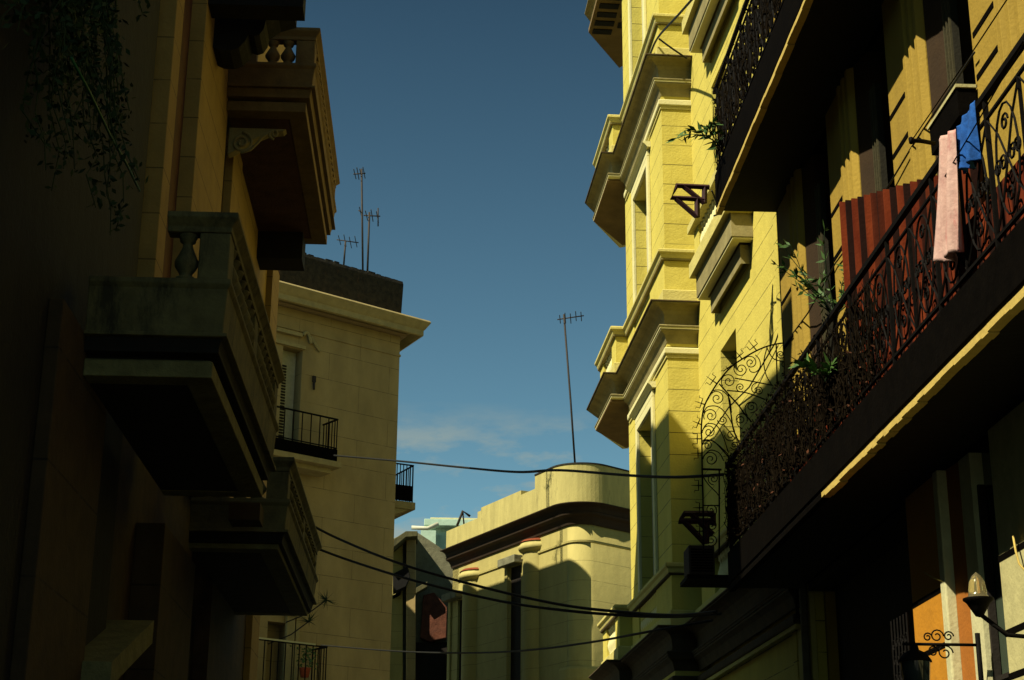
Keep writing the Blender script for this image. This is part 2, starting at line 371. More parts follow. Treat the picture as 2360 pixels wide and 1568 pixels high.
# windows
def window(parent, s0, s1, z0, z1, o, arch=True):
    f = MB(); d = .06
    f.box((s0, o - d, z0), (s0 + .07, o, z1), Y); f.box((s1 - .07, o - d, z0), (s1, o, z1), Y)
    f.box((s0 + .07, o - d, z1 - .08), (s1 - .07, o, z1), Y); f.box((s0 + .07, o - d, z0), (s1 - .07, o, z0 + .08), Y)
    mid = (s0 + s1) / 2; f.box((mid - .04, o - d, z0 + .08), (mid + .04, o + .01, z1 - .08), Y)
    zt_ = z1 - .75; f.box((s0 + .07, o - d, zt_), (s1 - .07, o + .005, zt_ + .06), Y)
    zz = z0 + .08
    for k in range(1, 4):
        q = z0 + .08 + (zt_ - z0) * k / 4; f.box((s0 + .07, o - d + .01, q), (s1 - .07, o - .01, q + .03), Y)
    fo = f.build('window', m_frame, parent)
    MB().box((s0 + .05, o - d - .015, z0 + .05), (s1 - .05, o - d - .001, z1 - .05), Y).build('pane', m_glass, fo)
    return fo
for (a, b) in win_z:
    window(yel, 1.55, 3.25, a, b, OB - .22)
    ar = MB()
    ar.box((3.252, OB + .002, a - .1), (3.42, OB + .06, b + .16), Y); ar.box((1.38, OB + .002, a - .1), (1.548, OB + .06, b + .16), Y)
    ar.box((1.38, OB + .002, b + .161), (3.42, OB + .06, b + .30), Y)
    ar.box((1.55, OB + .002, b + .002), (3.25, OB + .06, b + .16), Y)
    ar.build('window_surround', m_warch, yel, bevel=.01)
    MB().sweep([(1.25, OB + .0), (3.55, OB)], [(.002, b + .301), (.002, b + .42), (.15, b + .42), (.16, b + .39), (.12, b + .36), (.07, b + .301)], 1, fr=Y).build('window_hood', m_warch, yel)
    window(yel, -3.1, -1.9, a, b, -.3)
# small balconies on the recessed street wall
wp = [(-1.75, -.02), (-1.75, .33), (-4.55, .33), (-4.55, -.02)]
for zc, zr in ((16.55, 17.6), (11.75, 12.72)):
    wpr = wp
    co = MB().sweep(wpr, prof([(o, z * .9) for o, z in COR_UP], zc), 1, fr=Y).build('wall_balcony_cornice', m_ycor, yel, bevel=.005)
    MB().prism([(-1.76, 0), (-1.76, .33), (-4.54, .33), (-4.54, 0)], zc - .39, zc - .004, Y).build('balcony_soffit', m_ysof, co)
    MB().sweep(wpr, [(.0, zc - .43), (.0, zc - .40), (.14, zc - .40), (.14, zc - .43)], 1, fr=Y).build('drip_moulding', m_warch, co)
    MB().sweep([(-2.0, -.02), (-2.0, .14), (-4.3, .14), (-4.3, -.02)], [(-.02, zc - .75), (-.02, zc - .432), (.2, zc - .432), (.17, zc - .55), (.06, zc - .68)], 1, fr=Y).build('console', m_ycor, co)
    bl = MB().sweep(wpr, [(-.12, zc + .002), (-.12, zc + .26), (.04, zc + .26), (.04, zc + .002)], 1, fr=Y).build('balustrade', m_ytrim, yel, bevel=.006)
    MB().sweep(wpr, [(-.13, zr - .14), (-.13, zr), (.11, zr), (.12, zr - .06), (.06, zr - .14)], 1, fr=Y).build('handrail', m_ytrim, bl, bevel=.005)
    zb = zc + .261; ztp = zr - .141
    for a_, b_ in ((-4.6, -4.1), (-2.1, -1.72)): MB().box((a_, -.02, zb), (b_, .36, ztp), Y).build('pedestal', m_ywall2, bl, bevel=.008)
    me = baluster_mesh(ztp - zb, 'wall_baluster', m_warch, .9)
    balusters(me, bl, [Y(-2.22 - i * .185, .28, zb) for i in range(10)])

# ================================================================== OCHRE HOUSE ON THE RIGHT (near), street wall X = XW
XW, XR, YE = 4.62, 3.80, 20.95
och = thing('ochre_house', (7, 12, 0), 'ochre townhouse with two long iron railed balconies over the street on the right', 'building')
m_brownp = mat('brown_paint', (.035, .018, .005), var=.2, scale=4)
m_olive2 = mat('pale_olive_paint', (.055, .046, .018), var=.2, scale=6)
m_olive = mat('olive_paint', (.018, .015, .006), var=.2, scale=6)
ZS0, ZS1, ZU0, ZU1 = 5.33, 5.83, 10.63, 11.22
mods = [YE, 18.0, 15.38, 12.77, 10.2, 7.7, 5.2]
def pier_poly(y0, y1, front):
    """plan of one pier seen from below, far edge y0, next pier at y1"""
    W = y0 - y1; s = W / 2.55
    pts = [(front + .07, y0), (front + .07, y0 - .22 * s), (front, y0 - .22 * s), (front, y0 - .80 * s)]
    y = y0 - .80 * s
    for k in range(3):
        pts += [(front + .06, y - .02), (front + .06, y - .07 * s), (front - .035, y - .09 * s), (front - .035, y - .17 * s)]; y -= .2 * s
    pts += [(front + .03, y - .02 * s), (front + .9, y - .03 * s)]
    return pts, y - .03 * s
def storey(z0, z1, front, mm, nmods):
    for i in range(nmods):
        y0, y1 = mods[i], mods[i + 1]
        pts, ye = pier_poly(y0, y1, front)
        b = MB(); b.prism(pts + [(front + .9, pts[-1][1]), (front + .9, y0)], z0, z1)
        b.build('pier', mm, och, bevel=.006)
        yy = pts[-1][1]; k_ = (y0 - y1) / 2.55
        MB().prism([(front + .035, yy - .001), (front + .10, yy - .36 * k_), (front + .5, yy - .36 * k_), (front + .5, yy - .001)], z0, z1).build('reveal', m_brownp, och, bevel=.006)
        fr = MB(); fr.box((front + .105, yy - .56 * k_, z0), (front + .17, yy - .36 * k_ - .001, z1 - .5)); fo = fr.build('door_frame', m_olive, och)
        for q in (.38, .46, .54): MB().box((front + .085, yy - q * k_ - .012, z0), (front + .104, yy - q * k_ + .012, z1 - .5)).build('moulding', m_olive2, fo)
        d = MB(); d.box((front + .80, y1 + .001, z0), (front + .88, yy - .57 * k_, z1)); d.build('door', m_door, och)
storey(ZS1 + .002, ZU0 - .002, XW, m_r1, 6)
storey(ZU1 + .002, 16.0, XW, m_r1, 6)
cap = MB(); cap.box((XW - .25, 5, 16.0), (12, YE, 16.6)); cap.build('parapet', m_r1, och)
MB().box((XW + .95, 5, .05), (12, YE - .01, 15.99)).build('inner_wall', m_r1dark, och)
MB().box((XW + .901, YE - .2, ZS1), (12.0, YE - .012, 15.98)).build('end_wall', m_r1, och) if False else None
# horizontal joints cut as dark grooves on the piers' broad faces
for i, zs in ((2, [onX(2051, 281, XW).z, onX(2057, 371, XW).z]), (3, [onX(2241, 92, XW).z, onX(2247, 195, XW).z]), (1, [onX(1920, 497, XW).z, onX(1925, 600, XW).z]), (0, [onX(1805, 700, XW).z, onX(1812, 800, XW).z])):
    y0 = mods[i]; k_ = (mods[i] - mods[i + 1]) / 2.55
    for z in zs:
        MB().box((XW - .006, y0 - .80 * k_ + .02, z), (XW + .02, y0 - .24 * k_, z + .055)).build('groove', m_fascia, och)
# balconies
def balcony(z0, z1, zr, far, name, shade_from=0):
    b = MB()
    b.box((XR, 4.8, z0 + .10), (XW + .2, far, z1))
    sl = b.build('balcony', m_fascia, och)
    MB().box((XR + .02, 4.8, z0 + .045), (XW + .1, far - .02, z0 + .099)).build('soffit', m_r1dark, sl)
    # crumbling golden drip edge under the fascia
    st = MB(); rr = random.Random(int(z0 * 10)); y = 4.8
    while y < (shade_from or far - .02) - .001:
        L = rr.uniform(.10, .35); y2 = min(y + L, shade_from or far - .02); h = rr.uniform(.0, .022); 
        st.box((XR - .012 + h * .2, y, z0 - h), (XR + .075, y2, z0 + .0445)); y = y2
    st.build('drip_edge', m_strip, sl)
    if shade_from:  # rest of the drip edge is coloured dark as painted shade
        MB().box((XR - .008, shade_from, z0 - .01), (XR + .07, far - .02, z0 + .0445)).build('shade_edge', m_fascia, sl)
    return sl
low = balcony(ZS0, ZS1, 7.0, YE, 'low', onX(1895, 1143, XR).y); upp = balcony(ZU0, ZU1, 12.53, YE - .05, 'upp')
# ironwork
def spiral(cx, cy, r, turns, a0, sgn=1, n=26, shrink=.12):
    return [(cx + math.cos(a0 + sgn * 2 * math.pi * turns * t / n) * r * (1 - (1 - shrink) * t / n), cy + math.sin(a0 + sgn * 2 * math.pi * turns * t / n) * r * (1 - (1 - shrink) * t / n)) for t in range(n + 1)]
def rail(x, y0, y1, z0, z1, parent, pitch, bar=.011, detail=1):
    b = MB(); b.box((x - .025, y0, z1 - .045), (x + .025, y1, z1)); b.box((x - .015, y0, z0 + .07), (x + .015, y1, z0 + .095)); b.box((x - .012, y0, z1 - .20), (x + .012, y1, z1 - .18))
    y = y0
    while y <= y1 + .01:
        b.box((x - .016, y - .016, z0), (x + .016, y + .016, z1 - .046)); y += pitch * 2
    ob = b.build('railing', m_iron, parent)
    s = MB(); y = y0; H = z1 - .2 - z0 - .1; zc = z0 + .1
    while y < y1 - pitch * .5:
        W = pitch
        def T(pts): return [Vector((x, y + u * W, zc + v * H)) for u, v in pts]
        s.tube(T([(0, 0), (.28, .22), (.5, .5), (.72, .78), (1, 1)]), bar, 4)
        s.tube(T([(1, 0), (.72, .22), (.5, .5), (.28, .78), (0, 1)]), bar, 4)
        s.tube(T([(.5 + .33 * math.sin(a), .5 - .46 * math.cos(a)) for a in [k * math.pi / 9 for k in range(19)]]), bar, 4)
        for (u, v, sg) in ((.5, .20, 1), (.5, .80, -1), (.2, .5, 1), (.8, .5, -1), (.36, .5, -1), (.64, .5, 1)):
            s.tube([Vector((x, y + u * W + px * 1, zc + v * H + pz)) for px, pz in spiral(0, 0, .068, 1.3, 0 if sg > 0 else math.pi, sg, 14, .3)], bar, 4)
        s.box((x - .012, y - .008, zc), (x + .012, y + .008, zc + H))
        y += W
    s.build('scrollwork', m_iron, ob)
    return ob
rail(XR + .03, 5.0, YE - .02, ZS1 + .0, 7.02, low, .66, .0095)
rail(XR + .03, 5.0, YE - .08, ZU1 + .0, 12.53, upp, .46, .013)
# end returns of both railings
for z0, z1, far, par in ((ZS1, 7.02, YE - .04, low), (ZU1, 12.53, YE - .1, upp)):
    b = MB(); b.box((XR + .056, far - .02, z1 - .045), (XW - .01, far + .02, z1)); b.box((XR + .056, far - .012, z0 + .07), (XW - .01, far + .012, z0 + .095))
    for k in range(5): b.box((XR + .15 + k * .14, far - .008, z0 + .096), (XR + .166 + k * .14, far + .008, z1 - .046))
    b.build('end_railing', m_iron, par)

# creeper and dead leaves on the railings
def leaves(n, gen, size, m, name, parent=None, seed=1, label=None, cat=None, stems=None, elong=2.2, droop=.5):
    rr = random.Random(seed); b = MB()
    for i in range(n):
        p = gen(rr)
        if p is None: continue
        p = Vector(p); s = size * rr.uniform(.6, 1.4)
        d = Vector((rr.gauss(0, 1), rr.gauss(0, 1), rr.gauss(-droop, 1))).normalized(); q = d.orthogonal().normalized(); q.rotate(Matrix.Rotation(rr.uniform(0, 6.28), 3, d))
        a = p; c = p + d * s * elong; l = p + d * s * elong * .45 + q * s * .5; r_ = p + d * s * elong * .45 - q * s * .5
        b.add([a, l, c, r_], [(0, 1, 2, 3)])
    if stems:
        for pts, r0, r1 in stems: b.tube(pts, r0, 4, r2=r1)
    o = b.build(name, m, parent)
    if label: tag(o, label, cat)
    return o
def net(rr):
    y = 13.3 + (YE - .1 - 13.3) * rr.random() ** .85; t = (y - 13.3) / (YE - 13.3)
    z = ZS1 + .03 + rr.random() ** .95 * 1.25
    lim = .30 + 1.0 * min(1, t * 2.0)
    if z - ZS1 > lim + rr.gauss(0, .12): return None
    return (XR + rr.gauss(.02, .035), y, min(z, 7.08))
rs = random.Random(3); stems = []
for i in range(290):
    y = rs.uniform(13.2, YE - .1); z = ZS1 + rs.uniform(.02, .2); pts = []
    for k in range(7):
        pts.append((XR + rs.gauss(.01, .02), y, min(z, 7.05))); y += rs.gauss(0, .05); z += rs.uniform(.08, .2)
    stems.append((pts, .007, .004))
leaves(6000, net, .022, m_dry, 'creeper', seed=5, label='dry blackened creeper matted through the lower balcony railing', cat='creeper', stems=stems)
leaves(170, lambda r: (XR + r.gauss(.03, .05), r.uniform(13.2, 19.8), ZS1 + .05 + r.random() ** 1.5 * .9), .022, m_dry2, 'dead_leaves', seed=6, label='scattered russet dead leaves caught in the lower balcony creeper', cat='leaves')
def net2(rr): return (XR + rr.gauss(.03, .03), rr.uniform(13.5, YE - .1), ZU1 + .05 + rr.random() * 1.2)
st2 = []
for i in range(90):
    y = rs.uniform(14, YE - .1); z = ZU1 + rs.uniform(.02, .2); pts = []
    for k in range(7):
        pts.append((XR + rs.gauss(.01, .02), y, min(z, 12.5))); y += rs.gauss(0, .04); z += rs.uniform(.08, .2)
    st2.append((pts, .007, .005))
leaves(1500, net2, .022, m_dry, 'creeper', seed=9, label='thin dark creeper threaded through the upper balcony railing', cat='creeper', stems=st2)
# green plants
def plant(x, y, z, n, spread, h, label, seed, size=.05, name='potted_plant', mleaf=None, drop=0, cat='plant'):
    rr = random.Random(seed); root = thing(name, (x, y, z), label, cat)
    st = MB(); lf = MB()
    for i in range(n):
        a = rr.uniform(0, 6.28); L = rr.uniform(.5, 1) * h; p = Vector((x, y, z)); d = Vector((math.cos(a) * spread, math.sin(a) * spread, 1)).normalized(); pts = [p.copy()]
        for k in range(6):
            p = p + d * L / 6; d = (d + Vector((rr.gauss(0, .12), rr.gauss(0, .12), -.18 - drop))).normalized(); pts.append(p.copy())
            if k > 0:
                for _ in range(3):
                    dd = (d + Vector((rr.gauss(0, .8), rr.gauss(0, .8), rr.gauss(-.1, .6)))).normalized(); q = dd.orthogonal().normalized(); q.rotate(Matrix.Rotation(rr.uniform(0, 6.28), 3, dd)); s = size * rr.uniform(.6, 1.3)
                    lf.add([p, p + dd * s + q * s * .35, p + dd * s * 2.4, p + dd * s - q * s * .35], [(0, 1, 2, 3)])
        st.tube(pts, .008, 4, r2=.003)
    st.build('stem', m_dleaf, root); lf.build('foliage', mleaf or m_leaf, root)
    return root
q_ = onX(1652, 330, 3.74)
plant(3.74, q_.y, q_.z, 11, 1.3, .70, 'leafy green plant leaning out at the far end of the upper balcony', 21, .075)
q_ = onX(1922, 705, 3.86)
plant(3.86, q_.y, q_.z - .15, 18, .55, 1.0, 'green climbing plant beside the red sheet on the lower balcony', 22, .042, drop=-.12)
q_ = onX(1900, 880, 3.74)
plant(3.74, q_.y, q_.z, 8, .8, .38, 'pale green aloe like plant poking through the creeper', 23, .07)

nt_ = m_redsheet.node_tree; bs_ = nt_.nodes['Principled BSDF']; old = bs_.inputs['Base Color'].links[0].from_socket  # dark bands in the red colour stand in for shading of the corrugation
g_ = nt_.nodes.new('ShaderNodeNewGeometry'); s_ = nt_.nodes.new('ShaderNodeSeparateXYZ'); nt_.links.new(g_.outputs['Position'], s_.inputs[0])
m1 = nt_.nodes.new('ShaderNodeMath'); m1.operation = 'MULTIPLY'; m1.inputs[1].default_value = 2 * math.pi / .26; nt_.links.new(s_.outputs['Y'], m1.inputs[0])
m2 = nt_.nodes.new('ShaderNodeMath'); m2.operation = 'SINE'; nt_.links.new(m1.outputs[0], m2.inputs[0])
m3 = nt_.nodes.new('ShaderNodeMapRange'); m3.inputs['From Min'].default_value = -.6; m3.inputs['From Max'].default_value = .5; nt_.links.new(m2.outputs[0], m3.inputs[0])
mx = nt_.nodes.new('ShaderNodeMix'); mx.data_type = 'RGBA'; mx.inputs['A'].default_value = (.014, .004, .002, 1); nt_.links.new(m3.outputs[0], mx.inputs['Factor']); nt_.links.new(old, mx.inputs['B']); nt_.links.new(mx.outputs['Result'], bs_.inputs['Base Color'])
# red corrugated divider sheet and low red panel behind the railing
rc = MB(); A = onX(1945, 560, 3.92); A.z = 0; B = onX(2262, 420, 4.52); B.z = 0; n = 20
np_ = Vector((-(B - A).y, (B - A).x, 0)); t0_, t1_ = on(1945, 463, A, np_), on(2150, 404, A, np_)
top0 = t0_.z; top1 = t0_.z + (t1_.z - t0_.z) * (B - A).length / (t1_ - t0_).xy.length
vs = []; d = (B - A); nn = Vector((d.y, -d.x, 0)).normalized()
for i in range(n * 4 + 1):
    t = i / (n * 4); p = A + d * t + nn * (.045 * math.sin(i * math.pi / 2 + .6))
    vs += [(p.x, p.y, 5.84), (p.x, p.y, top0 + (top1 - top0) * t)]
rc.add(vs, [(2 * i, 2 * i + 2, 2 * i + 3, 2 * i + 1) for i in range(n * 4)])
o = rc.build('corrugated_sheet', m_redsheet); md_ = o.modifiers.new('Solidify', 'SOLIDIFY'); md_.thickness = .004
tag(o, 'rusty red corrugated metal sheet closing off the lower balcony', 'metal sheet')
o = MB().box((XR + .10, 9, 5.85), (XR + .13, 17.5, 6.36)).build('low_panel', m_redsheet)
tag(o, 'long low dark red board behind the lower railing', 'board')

# fan shaped iron screen at the far end of the lower balcony
FY = YE + .06
def fp(x, y):          # crop coordinates of the ironwork drawing -> point in the plane of the screen
    return onY((2600 + x / 2.24) * .57593, (1300 + y / 2.24) * .57593, FY)
fan = MB()
arc = [(1265, 165), (1180, 165), (1060, 190), (950, 235), (830, 305), (730, 375), (640, 475), (560, 590), (495, 710), (470, 810), (460, 940), (465, 1050), (468, 1300), (475, 1570), (478, 1800), (480, 2060)]
def smooth(pts, n=5):
    out = []
    for i in range(len(pts) - 1):
        p0 = pts[max(i - 1, 0)]; p1 = pts[i]; p2 = pts[i + 1]; p3 = pts[min(i + 2, len(pts) - 1)]
        for k in range(n):
            t = k / n
            out.append(tuple(.5 * (2 * p1[j] + (p2[j] - p0[j]) * t + (2 * p0[j] - 5 * p1[j] + 4 * p2[j] - p3[j]) * t * t + (3 * p1[j] - p0[j] - 3 * p2[j] + p3[j]) * t ** 3) for j in (0, 1)))
    return out + [pts[-1]]
def iron(pts, r=.012, mb=None): (mb or fan).tube([fp(*p) for p in pts], r * .72, 5)
iron(smooth(arc), .016)
iron(smooth([(620, 530), (700, 620), (790, 720), (840, 790), (900, 860)]), .016)
iron(smooth([(700, 625), (725, 800), (750, 950), (800, 1060), (830, 1120)]), .015)
iron([(620, 1300), (620, 2060)], .016); iron([(470, 1295), (640, 1300)], .022)
iron([(470, 1620), (620, 1620)], .012)
iron([(1265, 165), (1260, 310)], .014); iron([(1130, 170), (1140, 560)], .014)
iron(smooth([(760, 480), (900, 505), (1100, 545)]), .013); iron(smooth([(690, 590), (860, 610), (1030, 670)]), .013)
iron(smooth([(700, 1180), (590, 1060), (540, 1030)]), .012)
def scroll(cx, cy, r, a0, sg, turns=1.75, tail=None):
    pts = spiral(cx, cy, r, turns, R(a0), sg, 40, .10)
    if tail: pts = smooth([tail, *pts[:1]], 4)[:-1] + pts
    iron(pts, .010)
scroll(900, 340, 62, 200, 1); scroll(815, 400, 66, 210, -1); scroll(900, 385, 122, -70, 1, .55)
scroll(705, 505, 70, 140, 1); scroll(810, 560, 42, 60, 1); scroll(975, 595, 40, 200, 1); scroll(955, 590, 80, -60, -1, .6)
scroll(600, 660, 68, 200, 1); scroll(910, 735, 56, 100, -1); scroll(930, 720, 110, 120, 1, .4)
scroll(545, 815, 66, 150, 1); scroll(650, 855, 45, 180, -1); scroll(815, 845, 58, 20, -1); scroll(830, 830, 105, 90, 1, .35)
scroll(530, 960, 62, 170, 1); scroll(725, 990, 58, 180, -1); scroll(515, 1080, 48, 170, 1); scroll(755, 1080, 40, 150, -1)
scroll(545, 1205, 70, 180, 1); scroll(570, 1380, 55, 90, 1); scroll(545, 1660, 62, 120, -1); scroll(550, 1800, 55, 200, 1); scroll(550, 1930, 55, 120, -1)
iron(smooth([(530, 640), (560, 595), (640, 590), (710, 660), (730, 790)]), .011)
iron(smooth([(480, 790), (520, 735), (620, 740), (710, 840), (760, 960)]), .011)
iron(smooth([(470, 950), (510, 890), (590, 900), (650, 990), (700, 1140)]), .011)
iron(smooth([(470, 1080), (500, 1030), (590, 1060), (700, 1160)]), .011)
iron(smooth([(480, 1180), (540, 1125), (620, 1150), (660, 1220)]), .011)
iron(smooth([(480, 1370), (530, 1440), (600, 1510), (630, 1560)]), .011)
iron(smooth([(1050, 200), (1020, 330), (1040, 450), (1090, 540)]), .011); iron(smooth([(1040, 190), (1100, 300), (1190, 330), (1240, 330)]), .011)
scroll(1170, 265, 40, 0, 1); scroll(1205, 360, 38, 90, -1)
fanob = fan.build('iron_fan_screen', m_iron); tag(fanob, 'black wrought iron fan screen with scrolls and spikes at the balcony end', 'iron screen')
for (bx, by, tx, ty) in ((955, 230, 880, 140), (825, 305, 760, 230), (595, 525, 505, 462), (492, 715, 400, 685), (460, 895, 380, 862), (463, 1022, 350, 1022), (465, 1150, 365, 1152), (470, 1440, 370, 1440), (475, 1640, 385, 1640), (478, 1850, 385, 1850), (700, 400, 680, 372)):
    s = MB(); d = Vector((tx - bx, ty - by)); q = Vector((-d.y, d.x)).normalized() * 45; b0 = Vector((bx, by)); m_ = b0 + d * .35
    s.tube([fp(bx, by), fp(tx, ty)], .010, 5, r2=.003)
    for sg in (1, -1):
        e = m_ + q * sg; e2 = e + d * .35; e3 = e2 + q * sg * .4
        s.tube([fp(*m_), fp(*e), fp(*e2), fp(*e3)], .008, 4, r2=.004)
    s.build('spike', m_iron, fanob)

# iron power brackets
def bracket(pts_list, X, r, label):
    b = MB()
    for pts in pts_list: b.tube([onY(x, y, X) for x, y in pts], r, 4)
    o = b.build('pole_bracket', m_rust); tag(o, label, 'bracket', 'iron angle brackets fixed over the street'); return o
K = lambda cx, cy: ((2350 + cx / 3.136) * .57593, (500 + cy / 3.136) * .57593)
bracket([[K(1530, 785), K(1120, 765), K(1050, 915), K(1390, 935)], [K(1470, 785), K(1465, 985)], [K(1200, 770), K(1465, 985)], [K(1110, 930), K(1370, 1155)], [K(1375, 935), K(1375, 1160)], [K(1395, 935), K(1480, 950)]], YE + .8, .042, 'maroon angle iron bracket against the yellow wall, upper one of two')
K2 = lambda cx, cy: ((2300 + cx / 1.686) * .57593, (1790 + cy / 1.686) * .57593)
bracket([[K2(940, 448), K2(740, 448), K2(700, 498), K2(940, 498)], [K2(930, 448), K2(935, 520), K2(890, 500)], [K2(785, 450), K2(930, 590)], [K2(735, 500), K2(880, 650)], [K2(890, 500), K2(885, 650)]], YE + .5, .042, 'dark angle iron bracket below the fan screen, lower one of two')

# drainpipes
b = MB(); b.tube([(4.80, YE + .12, 4.2), (4.80, YE + .12, 16)], .05, 10)
for z in (6, 8.2, 9.9, 12.5, 15): b.tube([(4.80, YE + .12, z), (4.80, YE + .12, z + .09)], .065, 10)
tag(b.build('drainpipe', m_pipe), 'grey drainpipe running down where the yellow and ochre walls meet', 'drainpipe')
b = MB(); b.tube([(4.70, YE + .05, 5.0), (4.70, YE + .05, 16)], .025, 8)
tag(b.build('conduit', m_iron), 'thin black conduit beside the grey drainpipe', 'conduit')
p0 = on(1598, 1050, Y(-.02, .03, 0), yn); p1 = on(1608, 1215, Y(-.02, .03, 0), yn)
b = MB(); b.tube([p0 + yn * .05, p0 + yn * .05 - Vector((0, 0, .3)), p1 + yn * .05], .055, 10)
tag(b.build('vent_pipe', m_pvc), 'white pipe on the yellow wall left of the fan screen', 'pipe')

# ---- laundry and lines
def cloth(name, corners, m, label, seed, thick=.004, amp=.045):
    """corners: tl, tr, br, bl as world points"""
    tl, tr, br, bl = [Vector(c) for c in corners]; nu, nv = 22, 34; rr = random.Random(seed); ph = rr.uniform(0, 6)
    nrm_ = (tr - tl).cross(bl - tl).normalized(); vs = []
    for j in range(nv + 1):
        v = j / nv
        for i in range(nu + 1):
            u = i / nu; p = tl.lerp(tr, u).lerp(bl.lerp(br, u), v)
            p += nrm_ * (amp * (math.sin(u * 13 + ph + v * 1.5) + .5 * math.sin(u * 29 + ph)) * (.3 + .7 * v)); p.z += .015 * math.sin(u * 9 + ph) * v
            vs.append(p)
    b = MB(); b.add(vs, [(j * (nu + 1) + i, j * (nu + 1) + i + 1, (j + 1) * (nu + 1) + i + 1, (j + 1) * (nu + 1) + i) for j in range(nv) for i in range(nu)], smooth=True)
    o = b.build(name, m); s = o.modifiers.new('Solidify', 'SOLIDIFY'); s.thickness = thick; tag(o, label, name); return o
LX = 3.735
cloth('towel', [onX(2160, 322, LX), onX(2200, 298, LX), onX(2206, 580, LX), onX(2163, 612, LX)], m_pink, 'pink and red towel hanging over the lower balcony railing', 1)
cloth('shirt', [onX(2207, 292, LX + .05), onX(2247, 232, LX + .05), onX(2250, 372, LX + .05), onX(2212, 400, LX + .05)], m_blue, 'blue garment hanging beside the pink towel', 2, amp=.04)
b = MB(); b.tube([onX(2098, 324, LX), onX(2125, 326, LX + .15), onX(2152, 331, LX + .3)], .018, 6); b.tube([onX(2098, 319, LX), onX(2100, 330, LX)], .02, 6); tag(b.build('line_pole', m_iron), 'short dark pole holding the washing line at the pink towel', 'pole')
for (a, bb, lab) in (((2100, 325), (2359, -60), 'thin washing line running up from the short pole'), ((2150, 452), (2359, 95), 'thin washing line passing behind the blue garment')):
    b = MB(); b.tube([onX(*a, LX), onX((a[0] + bb[0]) / 2, (a[1] + bb[1]) / 2 + 4, LX), onX(*bb, LX)], .006, 4); tag(b.build('washing_line', m_cable), lab, 'washing line')
# shutter shelf seen between the piers
b = MB(); a = onX(2158, 292, XW - .05); c = onX(2222, 205, XW - .05)
b.box((XW - .12, c.y, a.z - .30), (XW + .05, a.y, a.z - .03)); wbx = tag(b.build('window_box', m_fascia), 'dark box mounted on the ochre wall above the towel', 'box')
MB().box((XW - .135, c.y - .02, a.z - .03), (XW + .05, a.y + .02, a.z)).build('lid_edge', m_plaster, wbx)

# ---- ground floor of the ochre house
def zat(x, y, X): return onX(x, y, X).z
GT = ZS0
g = MB()
yo0, yo1 = onX(2105, 1440, XW).y, onX(2180, 1440, XW).y
g.prism([(XW, yo0), (XW, yo1 + .0), (XW + .5, yo1), (XW + .5, yo0)], 0, GT); g.build('orange_pier', m_orange, och, bevel=.01)
yw = onX(2192, 1440, XW).y
g = MB(); g.prism([(XW - .03, yo1 - .001), (XW - .03, yw), (XW + .06, yw), (XW + .5, yo1 - .001)], 0, GT); g.build('corner_bead', m_cream, och, bevel=.015)
ys = onX(2243, 1480, XW + .08).y
g = MB(); g.prism([(XW + .061, yw - .002), (XW + .085, ys), (XW + .5, ys), (XW + .5, yw - .002)], 0, GT); g.build('splayed_reveal', m_orange2, och)
yj = onX(2270, 1480, XW + .08).y
g = MB(); g.box((XW + .075, yj, 0), (XW + .5, ys - .001, GT)); g.build('jamb', m_cream, och)
yp = onX(2306, 1350, XW).y
g = MB(); g.box((XW + .001, 5.0, 0), (XW + .6, yp, GT)); g.build('plaster_pier', m_plaster, och, bevel=.01)
dr = MB()
for yy in (yj - .045, yp + .04): dr.box((XW + .12, yy, 0), (XW + .18, yy + .04, GT - .3))
dr.box((XW + .13, yp + .001, 3.32), (XW + .175, yj - .046, 3.36)); dr.box((XW + .13, yp + .001, 2.95), (XW + .175, yj - .046, 3.0))
dro = dr.build('shop_door', m_door, och); MB().box((XW + .19, yp + .001, 0), (XW + .20, yj - .001, GT)).build('pane', mat('green_glass', (.06, .08, .05), rough=.1, var=.2, bump=0, spec=.6), dro)
for z in (zat(2180, 1345, XW), zat(2180, 1478, XW)):
    MB().box((XW - .004, yo1 + .02, z - .05), (XW + .02, yo0 + .003, z + .0)).build('groove', m_fascia, och)
for z in (zat(2330, 1265, XW), zat(2330, 1447, XW), zat(2345, 1545, XW)):
    MB().box((XW - .004, 11, z - .05), (XW + .02, yp + .003, z)).build('groove', m_fascia, och)
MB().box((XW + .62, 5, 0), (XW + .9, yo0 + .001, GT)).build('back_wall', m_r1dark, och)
MB().box((XW + .55, yo0 + .003, 0), (XW + .6, YE - .11, GT)).build('shop_shutter', m_black, och)
MB().box((XW + .42, YE - .1, 0), (12, YE - .011, 16)).build('end_wall', m_r1, och)

# lamps
lp = onX(2253, 1378, 4.15)
lamp = thing('wall_lamp', lp, 'small wall lamp with upturned clear glass dome near the shop door', 'lamp')
MB().lathe(lp, [(.001, .20), (.012, .19), (.035, .17), (.06, .12), (.068, .06), (.07, .02), (.09, .0), (.10, -.005)], 20).build('glass_dome', m_opal, lamp)
b = MB(); b.lathe(lp, [(.115, -.004), (.115, -.02), (.09, -.04), (.06, -.09), (.03, -.14), (.001, -.15)], 18); b.tube([lp + Vector((0, 0, -.12)), lp + Vector((.2, 0, -.28)), Vector((XW, lp.y, lp.z - .3))], .018, 6)
b.build('holder', m_iron, lamp)
ln = onX(2108, 1512, 4.05)
lan = thing('street_lantern', ln, 'ornate black lantern on a scrolled wall bracket by the orange pier', 'lantern')
b = MB(); b.lathe(ln, [(.001, .10), (.03, .09), (.04, .05), (.10, .02), (.14, -.03), (.145, -.05)], 8); b.build('lantern_cap', m_iron, lan)
b = MB(); b.lathe(ln, [(.13, -.052), (.10, -.36), (.05, -.40)], 8); b.build('lantern_glass', m_glass, lan)
b = MB(); T = Vector
b.tube([ln + T((-.1, 0, .10)), ln + T((.25, 0, .10)), T((XW, ln.y, ln.z + .10))], .014, 6)
